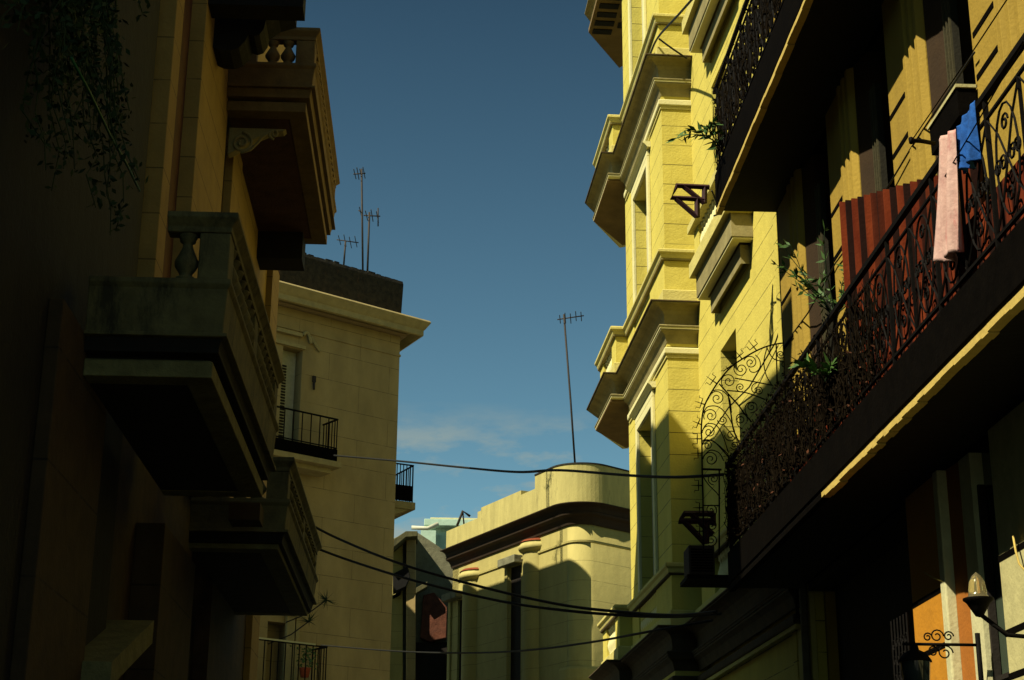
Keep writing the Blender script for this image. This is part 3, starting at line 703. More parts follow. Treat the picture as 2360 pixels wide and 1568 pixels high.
b.tube([T((XW - .02, ln.y, ln.z - .5)), T((XW - .02, ln.y, ln.z + .2))], .022, 6)
for (cx_, cz_, r_) in ((.20, .17, .06), (.12, .16, .04), (.26, .03, .07), (.16, .04, .05), (.30, .17, .045)):
    b.tube([ln + T((cx_ + px, 0, cz_ + pz)) for px, pz in spiral(0, 0, r_, 1.4, 0, 1, 18, .25)], .007, 5)
b.build('scroll_bracket', m_iron, lan)
gy = onX(2085, 1500, XW - .1).y
b = MB()
for i in range(5):
    for j in range(9):
        cy_, cz_ = gy + .05 + i * .11, 2.6 + j * .17
        b.tube([Vector((XW - .06, cy_ + px, cz_ + pz)) for px, pz in spiral(0, 0, .06, 1.3, i, (-1) ** (i + j), 14, .3)], .010, 4)
for i in range(6): b.tube([(XW - .06, gy + i * .11, 0.2), (XW - .06, gy + i * .11, 4.2)], .012, 4)
tag(b.build('window_grille', m_iron), 'scrolled iron window grille behind the lantern', 'grille')
def wires(pts, r, label, m=None, cat='cable', name='cable'):
    b = MB(); b.tube(pts, r, 5); return tag(b.build(name, m or m_cable), label, cat)
wires([onX(2130, 1320, XW - .02), onX(2150, 1332, XW - .05), onX(2178, 1342, XW - .02)], .006, 'loose bent wire end above the orange pier', m_strip, 'wire', 'loose_wire')
wires([onX(2334, 1236, XW - .04), onX(2340, 1270, XW - .06), onX(2348, 1300, XW - .05), onX(2370, 1325, XW - .03)], .009, 'thin twisted cable hanging on the stained plaster pier', m_strip, 'cable', 'loose_wire')

# ================================================================== LEFT SIDE
XL, XO = -2.99, -1.82
L1 = thing('left_house', (-6, 9, 0), 'dark shaded house with mossy stone balcony at the left edge of the street', 'building')
L2 = thing('tall_left_house', (-6, 21, 0), 'tall shaded house with stone balcony carried on scroll corbels on the left', 'building')
def lz(x, y, X): return onX(x, y, X).z
# near house walls
H1, H2 = 12.9, 18.3
YL = 15.6
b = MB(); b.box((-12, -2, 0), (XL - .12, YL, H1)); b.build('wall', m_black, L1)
b = MB()                                           # piers standing proud, openings between
for (y0, y1) in ((11.9, 14.2), (16.0, 17.3)):
    pass
def ypx(x, y, X=XL): return onX(x, y, X).y
piers = [(ypx(75, 1400), ypx(205, 1400))]
b.box((XL - .119, piers[0][0], 0), (XL, piers[0][1], lz(155, 700, XL)))
b.build('ground_floor_pier', m_lbrown, L1, bevel=.01)
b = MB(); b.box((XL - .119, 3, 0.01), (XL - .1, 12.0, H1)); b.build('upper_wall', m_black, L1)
# upper wall of the tall house with tall pale pilasters
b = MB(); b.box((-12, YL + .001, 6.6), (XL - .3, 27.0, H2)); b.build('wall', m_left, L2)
m_lshade = mat('shade_brown_plaster', (.045, .026, .010), var=.5, scale=4, stain=.4)  # darker wall copy: shade below the balconies is painted into its colour
MB().box((-12, YL + .001, 0), (XL - .3, 27.0, 6.599)).build('lower_wall', m_lshade, L2)
yy = lambda x: ypx(x, 300)
def strip(x0, x1, out, z0, z1, m, nm, par=L2):
    b = MB(); b.box((XL - .299, yy(x0), z0), (XL + out, yy(x1) - .001, z1)); return b.build(nm, m, par, bevel=.008)
z_b1 = lz(530, 655, XO)
strip(384, 402, .0, 6.6, 14, m_left, 'pilaster')
strip(402, 455, -.18, 6.6, 14, m_lsof, 'shutter')
strip(455, 522, .0, 6.6, H2 - .4, m_left, 'pilaster')
strip(522, 538, -.08, 6.6, H2 - .4, m_lbrown, 'pilaster')
strip(538, 560, .03, 6.6, H2 - .4, m_left, 'pilaster')
y560 = yy(560)
b = MB(); b.box((XL - .299, y560, 6.6), (XL, 27.0, H2)); b.build('far_wall', m_left, L2)
MB().box((XL - .299, y560, 4.0), (XL, 27.0, 6.599)).build('lower_far_wall', m_lshade, L2)
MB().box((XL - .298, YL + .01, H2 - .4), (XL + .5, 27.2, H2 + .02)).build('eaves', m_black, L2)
# curved consoles / dark balcony above (far end at the top of the frame)
UBZ = lz(698, 8, XO)
ub = MB(); ub.box((XL, yy(468), UBZ - .05), (XO, ypx(698, 8, XO), UBZ + .25)); ubo = ub.build('upper_balcony', m_black, L2)
MB().box((XO - .12, yy(468), UBZ + .251), (XO, ypx(698, 8, XO), UBZ + 1.3)).build('parapet', m_black, ubo)
MB().sweep([(XL, ypx(698, 8, XO) + .001), (XO, ypx(698, 8, XO) + .001)], [(0, UBZ), (0, UBZ + .25), (.06, UBZ + .25), (.06, UBZ + .12), (.02, UBZ)], 1).build('end_moulding', m_lsof, ubo)
Yc = yy(476)
sc = [(466, -40), (478, 60), (489, 108), (505, 116), (530, 117), (550, 110), (564, 96), (572, 80), (585, 84), (598, 80), (608, 66), (612, 48), (640, 30), (676, 20), (680, -40)]
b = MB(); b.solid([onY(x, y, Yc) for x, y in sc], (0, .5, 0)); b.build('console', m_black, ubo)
# ---- the balustraded balcony of the near house (B1) and the next one down the street (B2), and the high one (U2)
m_lpale = mat('pale_mossy_stone', (.15, .14, .055), var=.35, scale=5, stain=.35, stain_col=(.03, .03, .012), bump=.6)
def stone_balcony(parent, y0, y1, zr, zled, zcor, zbot, m, sof, nm, peds, detail=True, inner=XL, rin=None, fill=False, mcor=None, mlow=None):
    mcor = mcor or m; mlow = mlow or m  # recess shade and the lit lower panel are put into these stone tones
    rin = rin or inner
    """zr rail top; zled ledge top under balusters; zcor cornice top; zbot underside"""
    path = [(inner, y0), (XO, y0), (XO, y1), (inner, y1)]
    ob = MB().sweep(path, [(-.18, zcor), (-.18, zled - .002), (.02, zled - .002), (.03, zled - .05), (0, zled - .09), (-.02, zcor + .08), (-.02, zcor)], -1).build(nm, m, parent, bevel=.01)
    MB().sweep(path, [(-.30, zcor - .002), (.02, zcor - .002), (.02, zcor - .035), (-.30, zcor - .035)], -1).build('drip_moulding', m, ob, bevel=.006)
    MB().sweep(path, [(-.30, zcor - .037), (-.03, zcor - .037), (-.05, zcor - .12), (-.05, zcor - .16), (-.30, zcor - .16)], -1).build('cornice', mcor, ob, bevel=.006)
    MB().sweep(path, [(-.34, zcor - .162), (-.20, zcor - .162), (-.20, zbot + .16), (-.34, zbot + .16)], -1).build('frieze', mcor, ob)
    MB().sweep(path, [(-.34, zbot + .159), (-.13, zbot + .159), (-.10, zbot + .14), (-.10, zbot), (-.34, zbot)], -1).build('lower_fascia', mlow, ob, bevel=.008)
    MB().box((inner + .001, y0 + .14, zbot + .008), (XO - .14, y1 - .14, zbot + .06)).build('soffit', sof, ob)
    MB().sweep([(rin, y0), (XO, y0), (XO, y1), (inner, y1)], [(-.16, zr - .17), (-.16, zr), (.05, zr), (.06, zr - .05), (.0, zr - .12), (.0, zr - .17)], -1).build('handrail', m, ob, bevel=.008)
    zb, zt_ = zled, zr - .172
    for k_, (a, b_) in enumerate(peds): MB().box((XO - (.27 if k_ == 0 else .15), a + .01, zb), (XO - .01, a + .15 if False else b_, zt_)).build('pedestal', m, ob, bevel=.01)
    me = baluster_mesh(zt_ - zb, nm + '_baluster', m, 1.15)
    pts = [Vector((XO - .38 - i * .21, y0 + .09, zb)) for i in range(int((XO - .36 - rin) / .21 + .5))]
    if fill: MB().box((inner, y0 + .02, zb), (rin, y0 + .16, zr)).build('pedestal', m, ob, bevel=.01)
    ps = sorted(peds)
    for (a, b_), (c, d_) in zip(ps, ps[1:]):
        n_ = int((c - b_) / .23); pts += [Vector((XO - .08, b_ + (c - b_) * (k + .5) / n_, zb)) for k in range(n_)]
    balusters(me, ob, pts)
    return ob
y1a, y1b = ypx(530, 600, XO), ypx(642, 900, XO)
stone_balcony(L1, y1a, y1b, lz(530, 470, XO), lz(530, 653, XO), lz(522, 778, XO), lz(510, 858, XO), m_lstone, m_black, 'balcony', [(y1a, y1a + .3), (y1a + 2.1, y1a + 2.4), (y1b - .3, y1b)], rin=-2.37, mcor=m_black, mlow=m_lpale)
# curved console bracket under B1's end
y2a, y2b = ypx(664, 1150, XO), ypx(733, 1250, XO)
stone_balcony(L2, y2a, y2b, lz(664, 1040, XO), lz(664, 1150, XO), lz(658, 1215, XO), lz(656, 1258, XO), m_lstone, m_black, 'balcony', [(y2a, y2a + .3), (y2a + 2.5, y2a + 2.8), (y2b - .3, y2b)], mcor=m_black, mlow=m_lpale)
y3a, y3b = ypx(726, 140, XO), ypx(772, 480, XO)
u2 = stone_balcony(L2, y3a, y3b, lz(726, 40, XO), lz(726, 150, XO), lz(724, 206, XO), lz(722, 264, XO), m_left2 if False else mat('brown_stone', (.19, .12, .04), var=.3, scale=4, stain=.4, stain_col=(.06, .045, .025)), m_lsof, 'balcony', [(y3a, y3a + .3), (y3b - .3, y3b)], rin=-2.62, fill=True)
# dark lower box under its far part and scroll corbel below its near end
zc3 = lz(722, 264, XO)
b = MB(); b.box((XL, y3b - .6, zc3 - .45), (XO - .45, y3b - .05, zc3 + .1)); b.build('bracket_block', m_black, L2)
m_corb = mat('corbel_stone', (.30, .24, .10), var=.2, scale=6, stain=.2)
def scroll_corbel(yc, ztop, parent, m, k=1.0):
    b = MB(); prof_ = []
    for t in range(25):
        u = t / 24; prof_.append((u * .95 * k, -(.30 * k) * (1 - u) ** 1.0 - .16 * k * math.cos(u * math.pi * 1.2) * (1 - u * .6)))
    poly = [Vector((XL, yc, ztop)), Vector((XL + 1.0 * k, yc, ztop))] + [Vector((XL + px, yc, ztop - .10 * k + pz * .9)) for px, pz in reversed(prof_)]
    b.solid(poly, (0, .16, 0)); ob = b.build('scroll_corbel', m, parent, bevel=.01)
    s = MB()
    s.tube([Vector((XL + .24 * k + px, yc - .02, ztop - .30 * k + pz)) for px, pz in spiral(0, 0, .20 * k, 1.9, math.pi / 2, -1, 34, .12)], .026 * k, 6)
    s.tube([Vector((XL + .80 * k + px, yc - .02, ztop - .12 * k + pz)) for px, pz in spiral(0, 0, .10 * k, 1.4, -math.pi / 2, -1, 20, .15)], .022 * k, 6)
    s.tube([Vector((XL + u * k, yc - .02, ztop - v * k)) for u, v in ((.24, .50), (.40, .44), (.52, .30), (.60, .18), (.70, .10), (.80, .04))], .024 * k, 6)
    s.build('scroll', m, ob)
scroll_corbel(y3a + .45, onY(600, 296, y3a + .45).z, L2, m_corb, .78)
# string courses and raking mouldings along the far wall of the tall house
for z, o_ in ((lz(632, 615, XL), .10), (lz(600, 700, XL), .05)):
    MB().box((XL + .001, y560 + .01, z - .12), (XL + o_, 27.05, z + .02)).build('string_course', m_lsof, L2)
for (x0, x1) in ((612, 634),):
    MB().box((XL + .002, ypx(x0, 680), 4), (XL + .10, 27.02, lz(632, 620, XL) - .13)).build('pilaster', m_left, L2)
# shaded ground floor pieces of both left houses
b = MB(); b.box((XL - .298, ypx(362, 1400), 0), (XL + .02, ypx(440, 1400), lz(420, 1265, XL))); b.build('ground_floor_pier', m_lbrown, L2, bevel=.01)
b = MB(); b.box((XL - .298, ypx(440, 1400) + .001, 0), (XL - .2, 27, 5.0)); b.build('ground_floor_wall', m_black, L2)
sill = MB()
a0, a1 = onX(258, 1525, XL + .25), onX(355, 1430, XL + .25)
sill.solid([(XL - .34, a0.y, a0.z), (XL + .25, a0.y, a0.z), (XL + .25, a1.y, a1.z), (XL - .34, a1.y, a1.z)], (0, 0, -.22)); 
so_ = sill.build('sloping_canopy', m_lpale, None); tag(so_, 'small pale sloping canopy low on the dark left wall', 'canopy')
# dark rounded ledge mouldings under the far low balcony
for (x0, yA, x1, h) in ((528, 1158, 600, .12),):
    p = onY(x0, yA, y2a - .8); q = onY(x1, yA, y2a - .8)
    MB().box((p.x, y2a - .8, p.z - .2), (q.x, y2a - .4, p.z)).build('ledge', m_lbrown, L2)
# vegetation on the near left wall
rs = random.Random(11); st = []
for i in range(110):
    p = Vector((XL + .06, rs.gauss(10.7, .75), rs.uniform(8.6, 11.8))); pts = [p.copy()]
    for k in range(9): p += Vector((rs.gauss(.02, .05), rs.gauss(0, .10), -.26)); pts.append(p.copy())
    st.append((pts, .010, .004))
def vine(rr):
    pts = rr.choice(st)[0]; k = rr.randrange(len(pts) - 1); q = pts[k].lerp(pts[k + 1], rr.random())
    return q + Vector((rr.gauss(.02, .03), rr.gauss(0, .035), rr.gauss(0, .03)))
leaves(11000, vine, .030, m_dleaf, 'hanging_vine', seed=12, label='dark green vine hanging over the near left wall', cat='vine', stems=st)
hs = [onX(165, 135, XL + .5), onX(205, 210, XL + .5), onX(255, 315, XL + .5), onX(290, 375, XL + .5), onX(322, 440, XL + .5)]
wires(hs, .011, 'green hose slanting across the dark left wall', m_hose, 'hose', 'hose')

# ================================================================== CORNER BLOCK straight ahead on the left
bd = ray(6000, 2093); bd.z = 0; bd.normalize(); bn = Vector((bd.y, -bd.x, 0)); BP = onY(915, 1000, 46.0); BP.z = 0
def K_(s, o, z): return BP + bd * s + bn * o + Vector((0, 0, z))      # s to the right along the face, o towards us
def Kpx(x, y, o=0):
    q = on(x, y, BP + bn * o, bn) - BP; return q.dot(bd), q.z
blk = thing('corner_house', K_(-5, -5, 0), 'shaded grey ochre corner house with heavy cornice and sooty parapet, centre left', 'building')
zc_top = Kpx(975, 737, .9)[1]; zpar = Kpx(927, 650)[1]
zw = Kpx(915, 790)[1]
back = ray(-900, 2045); back.z = 0; back.normalize()
bk = Vector((back.dot(bd), back.dot(bn)))        # direction of the far face in the block's frame
def bpoly(off, L=14):                             # footprint
    return [(-14, 0), (0, 0), (bk.x * L, bk.y * L), (-14 + bk.x * L, bk.y * L)]
# wall with a recessed balcony door
sd0, sd1 = Kpx(648, 880)[0], Kpx(694, 880)[0]; zd1 = Kpx(690, 806)[1]; zfl = Kpx(700, 1060)[1]
b = MB()
b.box((-14, -.45, 0), (sd0, 0, zw + .2), K_); b.box((sd1, -.45, 0), (0, 0, zw + .2), K_); b.box((sd0, -.45, zd1), (sd1, 0, zw + .2), K_)
zlow = Kpx(690, 1440)[1]; b.box((sd0, -.45, zlow), (sd1, 0, zfl), K_); b.box((sd0, -.45, 0), (sd1, 0, zlow - 3.2), K_)
b.prism([(-.45, -.451), (-.001, -.451), (bk.x * 14, bk.y * 14), (-14, bk.y * 14), (-14, -.451)], 0, zw + .2, K_)
b.build('wall', m_block, blk)
MB().prism([(-13.9, -.06), (-.06, -.06), (bk.x * 13.9 - .06, bk.y * 13.9), (-13.9, bk.y * 13.9)], zw + .201, zc_top + .115, K_).build('attic', m_bpar, blk)
fpath = [(-14, 0), (0, 0), (bk.x * 14, bk.y * 14)]
co = MB().sweep(fpath, [(-.05, zw + .25), (-.05, zc_top + .12), (.55, zc_top + .12), (.70, zc_top + .10), (.74, zc_top + .04), (.70, zc_top - .02), (.60, zc_top - .16), (.56, zc_top - .20), (.56, zc_top - .36), (.50, zc_top - .38), (.30, zw + .34), (.22, zw + .28)], 1, fr=K_).build('cornice', m_bcor, blk, bevel=.01)
MB().sweep(fpath, [(.01, zw + .201), (.01, zw + .249), (.20, zw + .249), (.12, zw + .201)], 1, fr=K_).build('bed_moulding', mat('brown_band', (.34, .24, .11), var=.15, stain=.2), co)
MB().sweep(fpath, [(.002, zw - .42), (.002, zw - .36), (.03, zw - .36), (.03, zw - .42)], 1, fr=K_).build('string_course', m_block, blk)
MB().sweep(fpath, [(-.25, zc_top + .121), (-.25, zpar), (.02, zpar), (.04, zpar - .1), (.0, zc_top + .121)], 1, fr=K_).build('parapet', m_bpar, blk)
rr = random.Random(4); b = MB()
for i in range(26):
    s = -i * .3 - .2; b.box((s - .12, -.2, zpar + .001), (s + rr.uniform(.02, .14), .0, zpar + rr.uniform(.01, .06)), K_)
b.build('coping', m_bpar, blk)
# door with louvred shutters
dz0 = zfl
fr = MB(); fr.box((sd0, -.40, dz0), (sd1, -.36, zd1), K_); fo = fr.build('balcony_door', m_shut, blk)
lv = MB(); z = dz0 + .3
while z < zd1 - .45: lv.box((sd0 + .12, -.358, z), (sd1 - .30, -.33, z + .045), K_); z += .085
lv.build('louvres', m_bpar, fo)
MB().box((sd0, -.445, zd1 - .001), (sd1, -.002, zd1 + .06), K_) 
sl, slx = Kpx(715, 775)
b = MB(); b.box((sd0 - .3, .001, zd1 + .02), (sd1 + .05, .08, zd1 + .12), K_); b.box((sd0 - .3, .001, zd1 + .35), (sd1 - .1, .13, zd1 + .45), K_)
b.tube([K_(sd1 - .05 + i * .03, .06, zd1 + .42 + (.20 * math.sin(i / 9 * math.pi)) - i * .02) for i in range(10)], .05, 6)
b.tube([K_(sd1 + .2, .05, zd1 + .42), K_(sd1 + .55, .05, zd1 + .08)], .05, 6); b.build('door_hood', m_bcor, blk, bevel=.01)
# small wall fitting beside the door
fs, fz = Kpx(722, 880)
b = MB(); b.tube([K_(fs, .03, fz), K_(fs - .02, .08, fz - .25)], .035, 6); b.box((fs - .05, .001, fz - .02), (fs + .05, .06, fz + .16), K_)
tag(b.build('wall_hook', m_mast), 'small rusty iron fitting on the wall right of the shuttered door', 'fitting')
# iron balconies on the block
def iron_balcony(s0, s1, zf, zr, dep, parent, fr_=K_, solid_h=.0, n=12, slab=True):
    ob = MB().box((s0, .001, zf - .16), (s1 + .12, dep + .1, zf), fr_).build('balcony', m_bcor, parent, bevel=.01)
    if slab: MB().prism([(s0 + .1, .001), (s1 - .05, .001), (s1 - .05, dep * .8), (s0 + .1, dep * .8)], zf - .30, zf - .161, fr_).build('console', m_bcor, ob, bevel=.01)
    b = MB(); b.box((s0, dep - .02, zr - .04), (s1, dep + .02, zr), fr_); b.box((s1 - .04, .02, zr - .04), (s1, dep - .021, zr), fr_)
    b.box((s0, dep - .015, zf + solid_h + .03), (s1, dep + .015, zf + solid_h + .06), fr_); b.box((s1 - .03, .02, zf + solid_h + .03), (s1, dep - .016, zf + solid_h + .06), fr_)
    for k in range(n + 1):
        s = s0 + (s1 - s0 - .03) * k / n; b.box((s, dep - .012, zf), (s + .022, dep + .012, zr - .041), fr_)
    for k in range(5): o = dep * (k + .4) / 5.3; b.box((s1 - .03, o, zf), (s1 - .008, o + .022, zr - .041), fr_)
    b.build('railing', m_iron, ob)
    if solid_h:
        MB().box((s0, dep + .017, zf + .01), (s1, dep + .03, zf + solid_h), fr_).build('mesh_panel', m_fascia, ob); MB().box((s1 + .002, .02, zf + .01), (s1 + .012, dep + .016, zf + solid_h), fr_).build('mesh_panel', m_fascia, ob)
    return ob
s1_, zr_ = Kpx(779, 966, .75); zf_ = Kpx(776, 1066, .75)[1]
iron_balcony(-6.0, s1_, zf_, zr_, .75, blk, solid_h=.35)
s2_, zr2 = Kpx(754, 1490, .75); iron_balcony(-6.0, s2_, Kpx(754, 1600, .75)[1], zr2, .75, blk, solid_h=0, n=16)
MB().box((-6.0, .771, zr2 - .01), (s2_ - .4, .80, zr2 + .03), K_).build('rail_edge', m_cream, blk)
# balcony on the hidden far face, seen in profile
def K2_(s, o, z):      # s along the far face from the corner, o outwards
    q = Vector((bk.x, bk.y)); nrm2 = Vector((-q.y, q.x)) if Vector((-q.y, q.x)).x > 0 else Vector((q.y, -q.x))
    p = q * s + nrm2 * o; return K_(p.x, p.y, z)
def K2px(x, y, o): 
    P = K2_(1.2, o, 0); nn = (K2_(0, 1, 0) - K2_(0, 0, 0)); 
    dd = (K2_(1, 0, 0) - K2_(0, 0, 0)); q = on(x, y, K2_(1.2, 0, 0), dd); return (q - K2_(1.2, 0, 0)).dot(nn), q.z
o2, zr3 = K2px(954, 1072, 0); zf3 = K2px(952, 1158, 0)[1]
ob = MB().box((1.2, .001, zf3 - .22), (3.4, o2 + .08, zf3), K2_).build('balcony', m_bcor, blk, bevel=.01)
MB().add([K2_(1.25, .001, zf3 - .62), K2_(1.25, .001, zf3 - .221), K2_(1.25, o2 - .1, zf3 - .221), K2_(3.2, .001, zf3 - .62), K2_(3.2, .001, zf3 - .221), K2_(3.2, o2 - .1, zf3 - .221)], [(0, 1, 2), (5, 4, 3), (0, 3, 4, 1), (1, 4, 5, 2), (2, 5, 3, 0)]).build('console', m_bcor, ob)
b = MB(); b.box((1.2, o2 - .03, zr3 - .04), (3.4, o2, zr3), K2_)
for e in (1.2, 3.37):
    b.box((e, .01, zr3 - .04), (e + .03, o2 - .031, zr3), K2_)
    for k in range(8): b.box((e, o2 - .03 - k * .105, zf3), (e + .022, o2 - .008 - k * .105, zr3 - .041), K2_)
for k in range(14): b.box((1.25 + k * .16, o2 - .025, zf3), (1.27 + k * .16, o2 - .003, zr3 - .041), K2_)
b.build('railing', m_iron, ob)
MB().box((1.17, .05, zf3 + .01), (1.19, o2 - .03, zf3 + (zr3 - zf3) * .42), K2_).build('mesh_panel', m_fascia, ob)
# spiky plants on the wall of the block
for (x, y, sz, lab) in ((752, 1383, .42, 'spiky plant sprouting high from the shaded corner house wall'), (712, 1432, .45, 'spiky plant growing lower, just above the iron balcony rail')):
    rr = random.Random(x); s, z = Kpx(x, y, .9); root = thing('spiky_plant', K_(s, .9, z), lab, 'plant'); b = MB()
    for k in range(26):
        d = Vector((rr.gauss(0, 1), rr.gauss(0, 1), rr.gauss(.2, .8))).normalized(); p = K_(s, .9, z); q = d.orthogonal().normalized() * .018
        b.add([p - q, p + q, p + d * sz * rr.uniform(.6, 1)], [(0, 1, 2)])
    b.build('foliage', m_dleaf, root); MB().tube([K_(s, .9, z), K_(s - .35, .6, z - .35), K_(s - .8, .2, z - .6)], .018, 5).build('stem', m_mast, root)
s, z = Kpx(702, 1552, .6); root = thing('potted_plant', K_(s, .6, z - .1), 'small plant in red pot on the lowest iron balcony', 'plant')
MB().lathe(K_(s, .6, z - .1), [(.001, 0), (.11, 0), (.15, .22), (.16, .24), (.001, .24)], 14).build('pot', m_pot, root)
rr = random.Random(8); b = MB()
for k in range(90):
    p = K_(s, .6, z + .15) + Vector((rr.gauss(0, .12), rr.gauss(0, .1), rr.uniform(0, .55))); q = Vector((rr.gauss(0, 1), rr.gauss(0, 1), rr.gauss(0, 1))).normalized() * .05; d = q.orthogonal().normalized() * .03
    b.add([p, p + q + d, p + q * 2, p + q - d], [(0, 1, 2, 3)])
b.build('foliage', m_leaf, root)
# door surround below
b = MB(); s0, _ = Kpx(655, 1480); s1, zt_ = Kpx(700, 1425); b.box((s0, .001, 0), (s0 + .25, .10, zt_), K_); b.box((s0 + .3, .001, 0), (s0 + .42, .07, zt_), K_); b.box((s0 - .2, .101, zt_ - .0), (s1, .16, zt_ + .12), K_); b.build('door_surround', m_bcor, blk, bevel=.01)
# antennas
def antenna(pts_mast, booms, r, label, parentY):
    P = lambda x, y: onY(x, y, parentY)
    root = thing('tv_antenna', P(*pts_mast[0]), label, 'antenna', 'television antennas on the roofs')
    MB().tube([P(*p) for p in pts_mast], r, 6).build('mast', m_mast, root)
    for (a, bb, els_) in booms:
        B_ = MB(); B_.tube([P(*a), P(*bb)], r * .6, 5)
        A_, Q_ = P(*a), P(*bb)
        for k in range(els_):
            c = A_.lerp(Q_, (k + .5) / els_); B_.tube([c + Vector((-.03, -.22, .07 + .05 * (k % 2))), c + Vector((.03, .22, -.07 - .03 * (k % 3)))], r * .4, 4)
        B_.build('boom', m_mast, root)
    return root
AY = 47
antenna([(836, 640), (833, 390)], [((814, 402), (842, 400), 4), ((826, 485), (835, 492), 1)], .034, 'tall thin antenna mast on the sooty parapet roof', AY)
antenna([(846, 640), (851, 490)], [((838, 497), (876, 499), 3), ((871, 480), (871, 522), 0)], .035, 'shorter antenna mast right beside the tallest one on the roof', AY)
antenna([(792, 610), (796, 556)], [((776, 553), (826, 560), 4)], .03, 'lowest antenna with wide comb of rods, left on the roof', AY)

# ================================================================== ROUNDED CORNER HOUSE
RY = 50.0
rp = onY(1332, 1200, RY); rp.z = 0
rd1 = back.copy(); rd2 = ray(5500, 2090); rd2.z = 0; rd2.normalize()
rad = .55
# path: far end of left face -> arc -> far end of right face
ang = math.acos(max(-1, min(1, rd1.dot(rd2)))); tl = rad / math.tan(ang / 2)
pa = rp + rd1 * tl; pb = rp + rd2 * tl
n1 = Vector((rd1.y, -rd1.x, 0)); n1 = n1 if n1.dot(rd2) > 0 else -n1
cen = pa + n1 * rad
a_s = math.atan2((pa - cen).y, (pa - cen).x); a_e = math.atan2((pb - cen).y, (pb - cen).x)
if a_e < a_s: a_e += 2 * math.pi
if a_e - a_s > math.pi: a_e -= 2 * math.pi
arcp = [(cen.x + rad * math.cos(a_s + (a_e - a_s) * k / 14), cen.y + rad * math.sin(a_s + (a_e - a_s) * k / 14)) for k in range(15)]
LF = 9.0
def RS(s, o=0):   # point on left face s metres from the virtual corner, o outwards
    p = rp + rd1 * s - n1 * o; return (p.x, p.y)
rnd = thing('rounded_corner_house', (rp.x + 3, rp.y + 5, 0), 'sand coloured house with rounded corner and deep russet cornice at the street end', 'building')
def RPx(x, y, o=0):
    q = on(x, y, rp - n1 * o, n1) - (rp - n1 * o); return q.dot(rd1), q.z
LF = RPx(1027, 1290, .52)[0]; zP1 = onY(1330, 1062, RY - .5).z; zP0 = onY(1330, 1150, RY - .5).z; zS = onY(1330, 1200, RY).z
rpath = [RS(LF)] + arcp + [tuple((rp + rd2 * 12).xy)]
# body: wall pieces with two openings
w1 = (RPx(1200, 1400)[0], RPx(1172, 1400)[0]); w2 = (RPx(1064, 1430)[0], RPx(1041, 1430)[0])
zo1, zo2 = RPx(1185, 1305)[1], RPx(1052, 1385)[1]
def rpanel(mb, s0, s1, z0, z1, d=.4):
    p = [RS(s0), RS(s1), RS(s1, -d), RS(s0, -d)]; mb.prism(p, z0, z1)
b = MB(); zR = zP0 + .2
zb0 = onY(1330, 1540, RY).z
rpanel(b, tl, w1[0], 0, zR); rpanel(b, w1[1], w2[0], 0, zR); rpanel(b, w2[1], LF, 0, zR); rpanel(b, w1[0], w1[1], zo1, zR); rpanel(b, w2[0], w2[1], zo2, zR)
for w_ in (w1, w2): rpanel(b, w_[0], w_[1], 0, 5.5)
body = [RS(LF, -.401), RS(tl - .0, -.401)] + [tuple((Vector(p) - cen.xy).normalized() * (rad - .001) + cen.xy) for p in arcp] + [tuple((rp + rd2 * 12).xy), tuple((rp + rd2 * 12 + rd1 * 9).xy)]
b.build('wall', m_round, rnd)
b = MB(); ap = [RS(tl)] + arcp[1:] + [tuple((rp + rd2 * 12).xy), tuple((rp + rd2 * 12 + rd1 * .4).xy), RS(tl, -.399)]
b.prism([Vector(p) for p in ap], 0, zR)
for i, f in enumerate(b.f):
    if i >= 2: b.smooth.add(i)
b.build('rounded_wall', m_round, rnd)
o_ = rnd.children[-1]
for p in o_.data.polygons: p.use_smooth = abs(p.normal.z) < .5 and p.area < 8
o_.data.set_sharp_from_angle(angle=R(35)) if hasattr(o_.data, 'set_sharp_from_angle') else None
MB().prism([RS(LF), RS(0, -.5), tuple((rp + rd2 * 11.5 + rd1 * .5).xy), tuple((rp + rd2 * 11 + rd1 * 9).xy)], zR - .3, zR - .05).build('roof', m_ytop, rnd)
for w_, zo in ((w1, zo1), (w2, zo2)):
    MB().prism([RS(w_[0] + .001, -.09), RS(w_[1] - .001, -.09), RS(w_[1] - .001, -.15), RS(w_[0] + .001, -.15)], 5.5, zo - .001).build('shutter', m_door, rnd)
# parapet with stepped top, deep cornice below
sq = [RPx(x_, 1200, .52)[0] for x_ in (1100, 1108, 1200, 1232)]
steps = [(LF, sq[0], zP1 - .62), (sq[0], sq[1], zP1 - .40), (sq[1], sq[2], zP1 - .30), (sq[2], sq[3], zP1 - .45)]
par = MB()
for (sa, sb, zt_) in steps: MB().prism([RS(sb, .52), RS(sa, .52), RS(sa, .22), RS(sb, .22)], zP0, zt_).build('parapet', m_rpar, rnd)
pp = [RS(sq[3] - .001)] + arcp + [tuple((rp + rd2 * 12).xy)]
sd = 1 if Vector((rd1.y, -rd1.x)).dot(-n1.xy) > 0 else -1
pm = MB().sweep(pp, [(.22, zP0), (.22, zP1), (.52, zP1), (.52, zP0)], sd).build('parapet', m_rpar, rnd)
MB().sweep(pp, [(.20, zP1 + .001), (.20, zP1 + .04), (.54, zP1 + .03), (.54, zP1 - .02), (.522, zP1 - .02), (.522, zP1 + .001)], sd).build('coping', m_bpar, pm)
cc = MB().sweep([RS(LF + .5)] + rpath[1:], [(-.02, zS - .05), (-.02, zP0 - .001), (.535, zP0 - .001), (.535, zP0 - .035), (.42, zP0 - .05), (.32, zP0 - .12), (.27, zP0 - .24), (.30, zP0 - .28), (.28, zP0 - .34), (.16, zP0 - .40), (.10, zP0 - .50), (.06, zP0 - .62), (.03, zS - .03)], sd).build('cornice', m_rcor, rnd, bevel=.008)
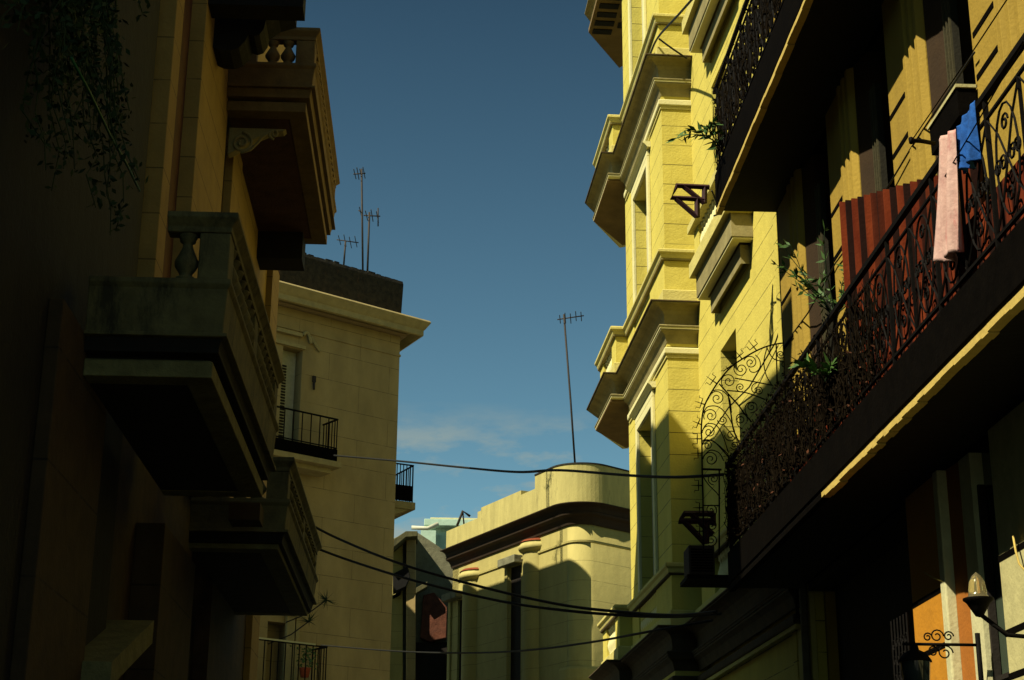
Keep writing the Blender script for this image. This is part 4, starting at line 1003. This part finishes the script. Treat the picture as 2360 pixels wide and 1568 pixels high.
MB().sweep(rpath, [(.0, zS - .62), (.0, zS - .56), (.05, zS - .54), (.05, zS - .60)], sd).build('string_course', m_round, rnd)
MB().sweep([RS(tl + .3)] + arcp + [tuple((rp + rd2 * 12).xy)], [(.0, zb0 - .45), (.0, zb0 + .1), (.10, zb0 + .1), (.14, zb0 + .02), (.14, zb0 - .25), (.08, zb0 - .45)], sd).build('base_band', m_round, rnd, bevel=.01)
# half columns with tile caps beside the openings
for k, (x0, x1, yt) in enumerate(((1206, 1245, 1248), (1066, 1105, 1315))):
    sA, zA = RPx((x0 + x1) / 2, yt); c_ = RS(sA, -.34); r_ = .60
    c3 = Vector((c_[0], c_[1], 0))
    MB().lathe(c3, [(r_, 0), (r_, zA - .379)], 20).build('half_column', m_round, rnd)
    cp = MB().lathe(c3, [(r_, zA - .38), (r_ + .04, zA - .36), (r_ + .13, zA - .30), (r_ + .16, zA - .25), (r_ + .16, zA - .16), (r_ + .10, zA - .14), (r_ + .08, zA - .05)], 20).build('capital', m_rpar, rnd)
    MB().lathe(c3, [(r_ + .12, zA - .052), (r_ + .02, zA + .03), (.001, zA + .12)], 20).build('tile_cap', m_tile, cp)
    wz = (w1, w2)[k]; zo = (zo1, zo2)[k]
    b = MB(); b.prism([RS(wz[0] - .1, .32), RS(wz[1] + .25, .32), RS(wz[1] + .25, .001), RS(wz[0] - .1, .001)], zo + .02, zo + .28); b.build('lintel_hood', m_grey, rnd, bevel=.02)
    b = MB(); b.prism([RS(wz[1] + .02, .06), RS(wz[1] + .22, .06), RS(wz[1] + .22, .001), RS(wz[1] + .02, .001)], 0, zo + .019); b.build('jamb', m_round, rnd)
antenna([(1325, 1075), (1315, 930), (1299, 725)], [((1284, 737), (1345, 728), 5)], .036, 'tall lone antenna on the rounded corner house roof', RY + 1.5)
a_ = RPx(1112, 1175)
b = MB(); b.prism([RS(a_[0] - .15, -.2), RS(a_[0] + .15, -.2), RS(a_[0] + .15, -.5), RS(a_[0] - .15, -.5)], zP1 - 1.2, onY(1112, 1160, 52).z + .35); tag(b.build('roof_stub', m_bpar), 'short dark chimney stub on the stepped parapet', 'chimney')
fpx = [onY(1053, 1212, 57), onY(1066, 1178, 57), onY(1083, 1190, 57)]
b = MB(); b.tube(fpx, .05, 5); b.tube([fpx[0] + Vector((.25, 0, 0)), fpx[1]], .03, 5); tag(b.build('roof_frame', m_mast), 'bent metal frame on the roof at the far end of the parapet', 'frame')

# ================================================================== DERELICT GREY BUILDING and turquoise roof room
DY = 62.0
q = lambda x, y: onY(x, y, DY)
der = thing('derelict_house', (q(965, 1400).x, DY + 4, 0), 'crumbling grey unroofed house between the corner house and the rounded one', 'building')
def flat(par, poly, y0, dep, m, nm, bevel=.02):
    b = MB(); b.solid([onY(x, y, y0) for x, y in poly], (0, dep, 0)); return b.build(nm, m, par, bevel=bevel)
flat(der, [(880, 1800), (880, 1262), (908, 1240), (935, 1228), (960, 1226), (1000, 1252), (1035, 1278), (1060, 1290), (1060, 1800)], DY, 4, m_grey, 'wall')
flat(der, [(935, 1800), (936, 1238), (958, 1232), (956, 1800)], DY - .8, .79, m_block, 'pier')
flat(der, [(890, 1800), (895, 1268), (928, 1248), (928, 1800)], DY - .5, .49, m_round, 'side_wall')
flat(der, [(880, 1270), (905, 1244), (935, 1224), (962, 1224), (962, 1236), (935, 1238), (880, 1285)], DY - 1.4, 1.4, m_lstone, 'coping')
flat(der, [(975, 1372), (1000, 1365), (1030, 1400), (1028, 1470), (990, 1478), (968, 1470)], DY - .45, .4, m_brick, 'brick_patch')
flat(der, [(905, 1322), (940, 1305), (945, 1330), (935, 1352), (905, 1366)], DY - 1.0, .45, m_black, 'awning')
flat(der, [(905, 1372), (925, 1362), (923, 1370), (905, 1380)], DY - .6, .3, m_fascia, 'window')
flat(der, [(958, 1480), (1040, 1480), (1040, 1800), (958, 1800)], DY - .3, .28, m_door, 'doorway')
flat(der, [(958, 1355), (985, 1340), (985, 1352), (958, 1368)], DY - .9, .5, m_lstone, 'ledge')
TY = 80.0
tr_ = thing('rooftop_tank_room', onY(1010, 1260, TY), 'pale turquoise rooftop room with overhanging flat roof', 'rooftop room')
p0, p1 = onY(1003, 1300, TY), onY(1068, 1300, TY); zt1 = onY(1010, 1218, TY).z; zt0 = onY(1010, 1203, TY).z
MB().box((p0.x, TY, 0), (p1.x + 2, TY + 6, zt1)).build('wall', m_turq, tr_)
MB().box((p0.x - .6, TY - .7, zt1 + .001), (p1.x + 2.3, TY + 6.3, zt0)).build('roof_slab', m_turq, tr_, bevel=.02)
MB().box((p0.x - .3, TY - .4, zt0 + .001), (p1.x + 2, TY + 6, zt0 + .14)).build('roof_coping', m_cream, tr_, bevel=.03)
p2 = onY(950, 1218, TY - 2)
MB().box((p2.x + .4, TY - 1, 0), (p0.x - .01, TY + 4, onY(980, 1232, TY).z)).build('side_wall', m_turq, tr_)
b = MB(); b.tube([onY(948, 1216, TY - 2), onY(985, 1218, TY - 2), onY(1010, 1207, TY - 2)], .10, 8); b.build('roof_pipe', m_pvc, tr_)

# ================================================================== cables across the street
def cable(pts, r, label):
    """pts: (x, y, distance)"""
    ctrl = [onY(x, y, d) for x, y, d in pts]; out = []
    for i in range(len(ctrl) - 1):
        p0 = ctrl[max(i - 1, 0)]; p1 = ctrl[i]; p2 = ctrl[i + 1]; p3 = ctrl[min(i + 2, len(ctrl) - 1)]
        for k in range(8):
            t = k / 8; out.append(.5 * (2 * p1 + (p2 - p0) * t + (2 * p0 - 5 * p1 + 4 * p2 - p3) * t * t + (3 * p1 - p0 - 3 * p2 + p3) * t ** 3))
    out.append(ctrl[-1]); b = MB(); b.tube(out, r, 6); o = b.build('cable', m_cable); tag(o, label, 'cable', 'cables strung across the street'); return o
cable([(770, 1050, 40), (920, 1063, 36), (1060, 1077, 32), (1190, 1088, 28), (1290, 1084, 26), (1450, 1096, 24), (1560, 1100, 22.5), (1665, 1094, 21.5)], .024, 'thick black cable across the open sky, highest over the street')
cable([(700, 1200, 27), (780, 1242, 27), (930, 1302, 26), (1130, 1358, 25), (1300, 1395, 24), (1450, 1412, 23), (1560, 1418, 22), (1650, 1410, 21)], .022, 'black cable sagging past the rounded house, upper of a close pair')
cable([(690, 1248, 27), (800, 1290, 27), (960, 1340, 26), (1150, 1385, 25), (1300, 1407, 24), (1450, 1419, 23), (1560, 1421, 22.1), (1660, 1414, 21.2)], .022, 'black cable sagging past the rounded house, lower of a close pair')
cable([(740, 1487, 40), (900, 1500, 36), (1050, 1505, 32), (1200, 1500, 28), (1350, 1482, 25), (1500, 1455, 22), (1640, 1430, 21)], .018, 'thin black cable hanging lowest of all across the street')
cable([(1620, -30, 22), (1560, 38, 24), (1518, 84, 27.3), (1500, 120, 28.5), (1480, 180, 31)], .022, 'dark cable slanting down over the top of the yellow bay')
cable([(1518, 90, 27.4), (1545, 110, 27.4), (1582, 135, 27.6)], .018, 'short slack cable pinned on the yellow bay pedestal')
cable([(1640, 440, 21), (1652, 470, 21.3), (1658, 490, 21.6), (1645, 498, 22)], .012, 'thin looping wire beside the small wall balcony')
# AC unit and clutter below the fan screen
ac = onY(1590, 1275, 22.6)
acr = thing('air_conditioner', ac, 'boxy air conditioner in the shade under the fan screen', 'air conditioner')
MB().box((ac.x - .02, ac.y, ac.z - .3), (ac.x + .35, ac.y + .5, ac.z + .12)).build('casing', m_mast, acr, bevel=.02)
b = MB()
for k in range(9): b.box((ac.x + .01, ac.y - .012, ac.z - .26 + k * .038), (ac.x + .32, ac.y - .001, ac.z - .24 + k * .038))
b.build('vent_slats', m_fascia, acr)
MB().box((ac.x - .05, ac.y, ac.z - .36), (4.95, ac.y + .7, ac.z - .301)).build('bracket', m_iron, acr)

# ================================================================== small cables, clips and patches on the walls
def wall_run(pts, r, m, label, par_clip=True):
    b = MB(); b.tube(pts, r, 5); o = b.build('wall_cable', m); tag(o, label, 'cable'); return o
wall_run([Y(-6.28, .03, 5.5), Y(-6.26, .04, 8.5), Y(-6.30, .03, 11.5), Y(-6.27, .04, 15.5), Y(-6.3, .03, 19)], .014, m_cable, 'thin vertical cable near the drainpipe on the yellow wall')
wall_run([Y(-.25, .03, 9.2), Y(-1.2, .06, 9.1), Y(-2.6, .05, 9.15), Y(-4.2, .08, 9.0), Y(-5.8, .04, 9.2), Y(-6.28, .03, 9.4)], .012, m_cable, 'slack cable running across the recessed yellow wall')
wall_run([(XW - .02, 20.6, 8.6), (XW - .05, 19.0, 8.5), (XW - .03, 17.6, 8.62), (XW - .06, 15.9, 8.5), (XW - .03, 14.4, 8.6), (XW - .05, 12.4, 8.55)], .010, m_cable, 'thin sagging cable along the ochre piers')
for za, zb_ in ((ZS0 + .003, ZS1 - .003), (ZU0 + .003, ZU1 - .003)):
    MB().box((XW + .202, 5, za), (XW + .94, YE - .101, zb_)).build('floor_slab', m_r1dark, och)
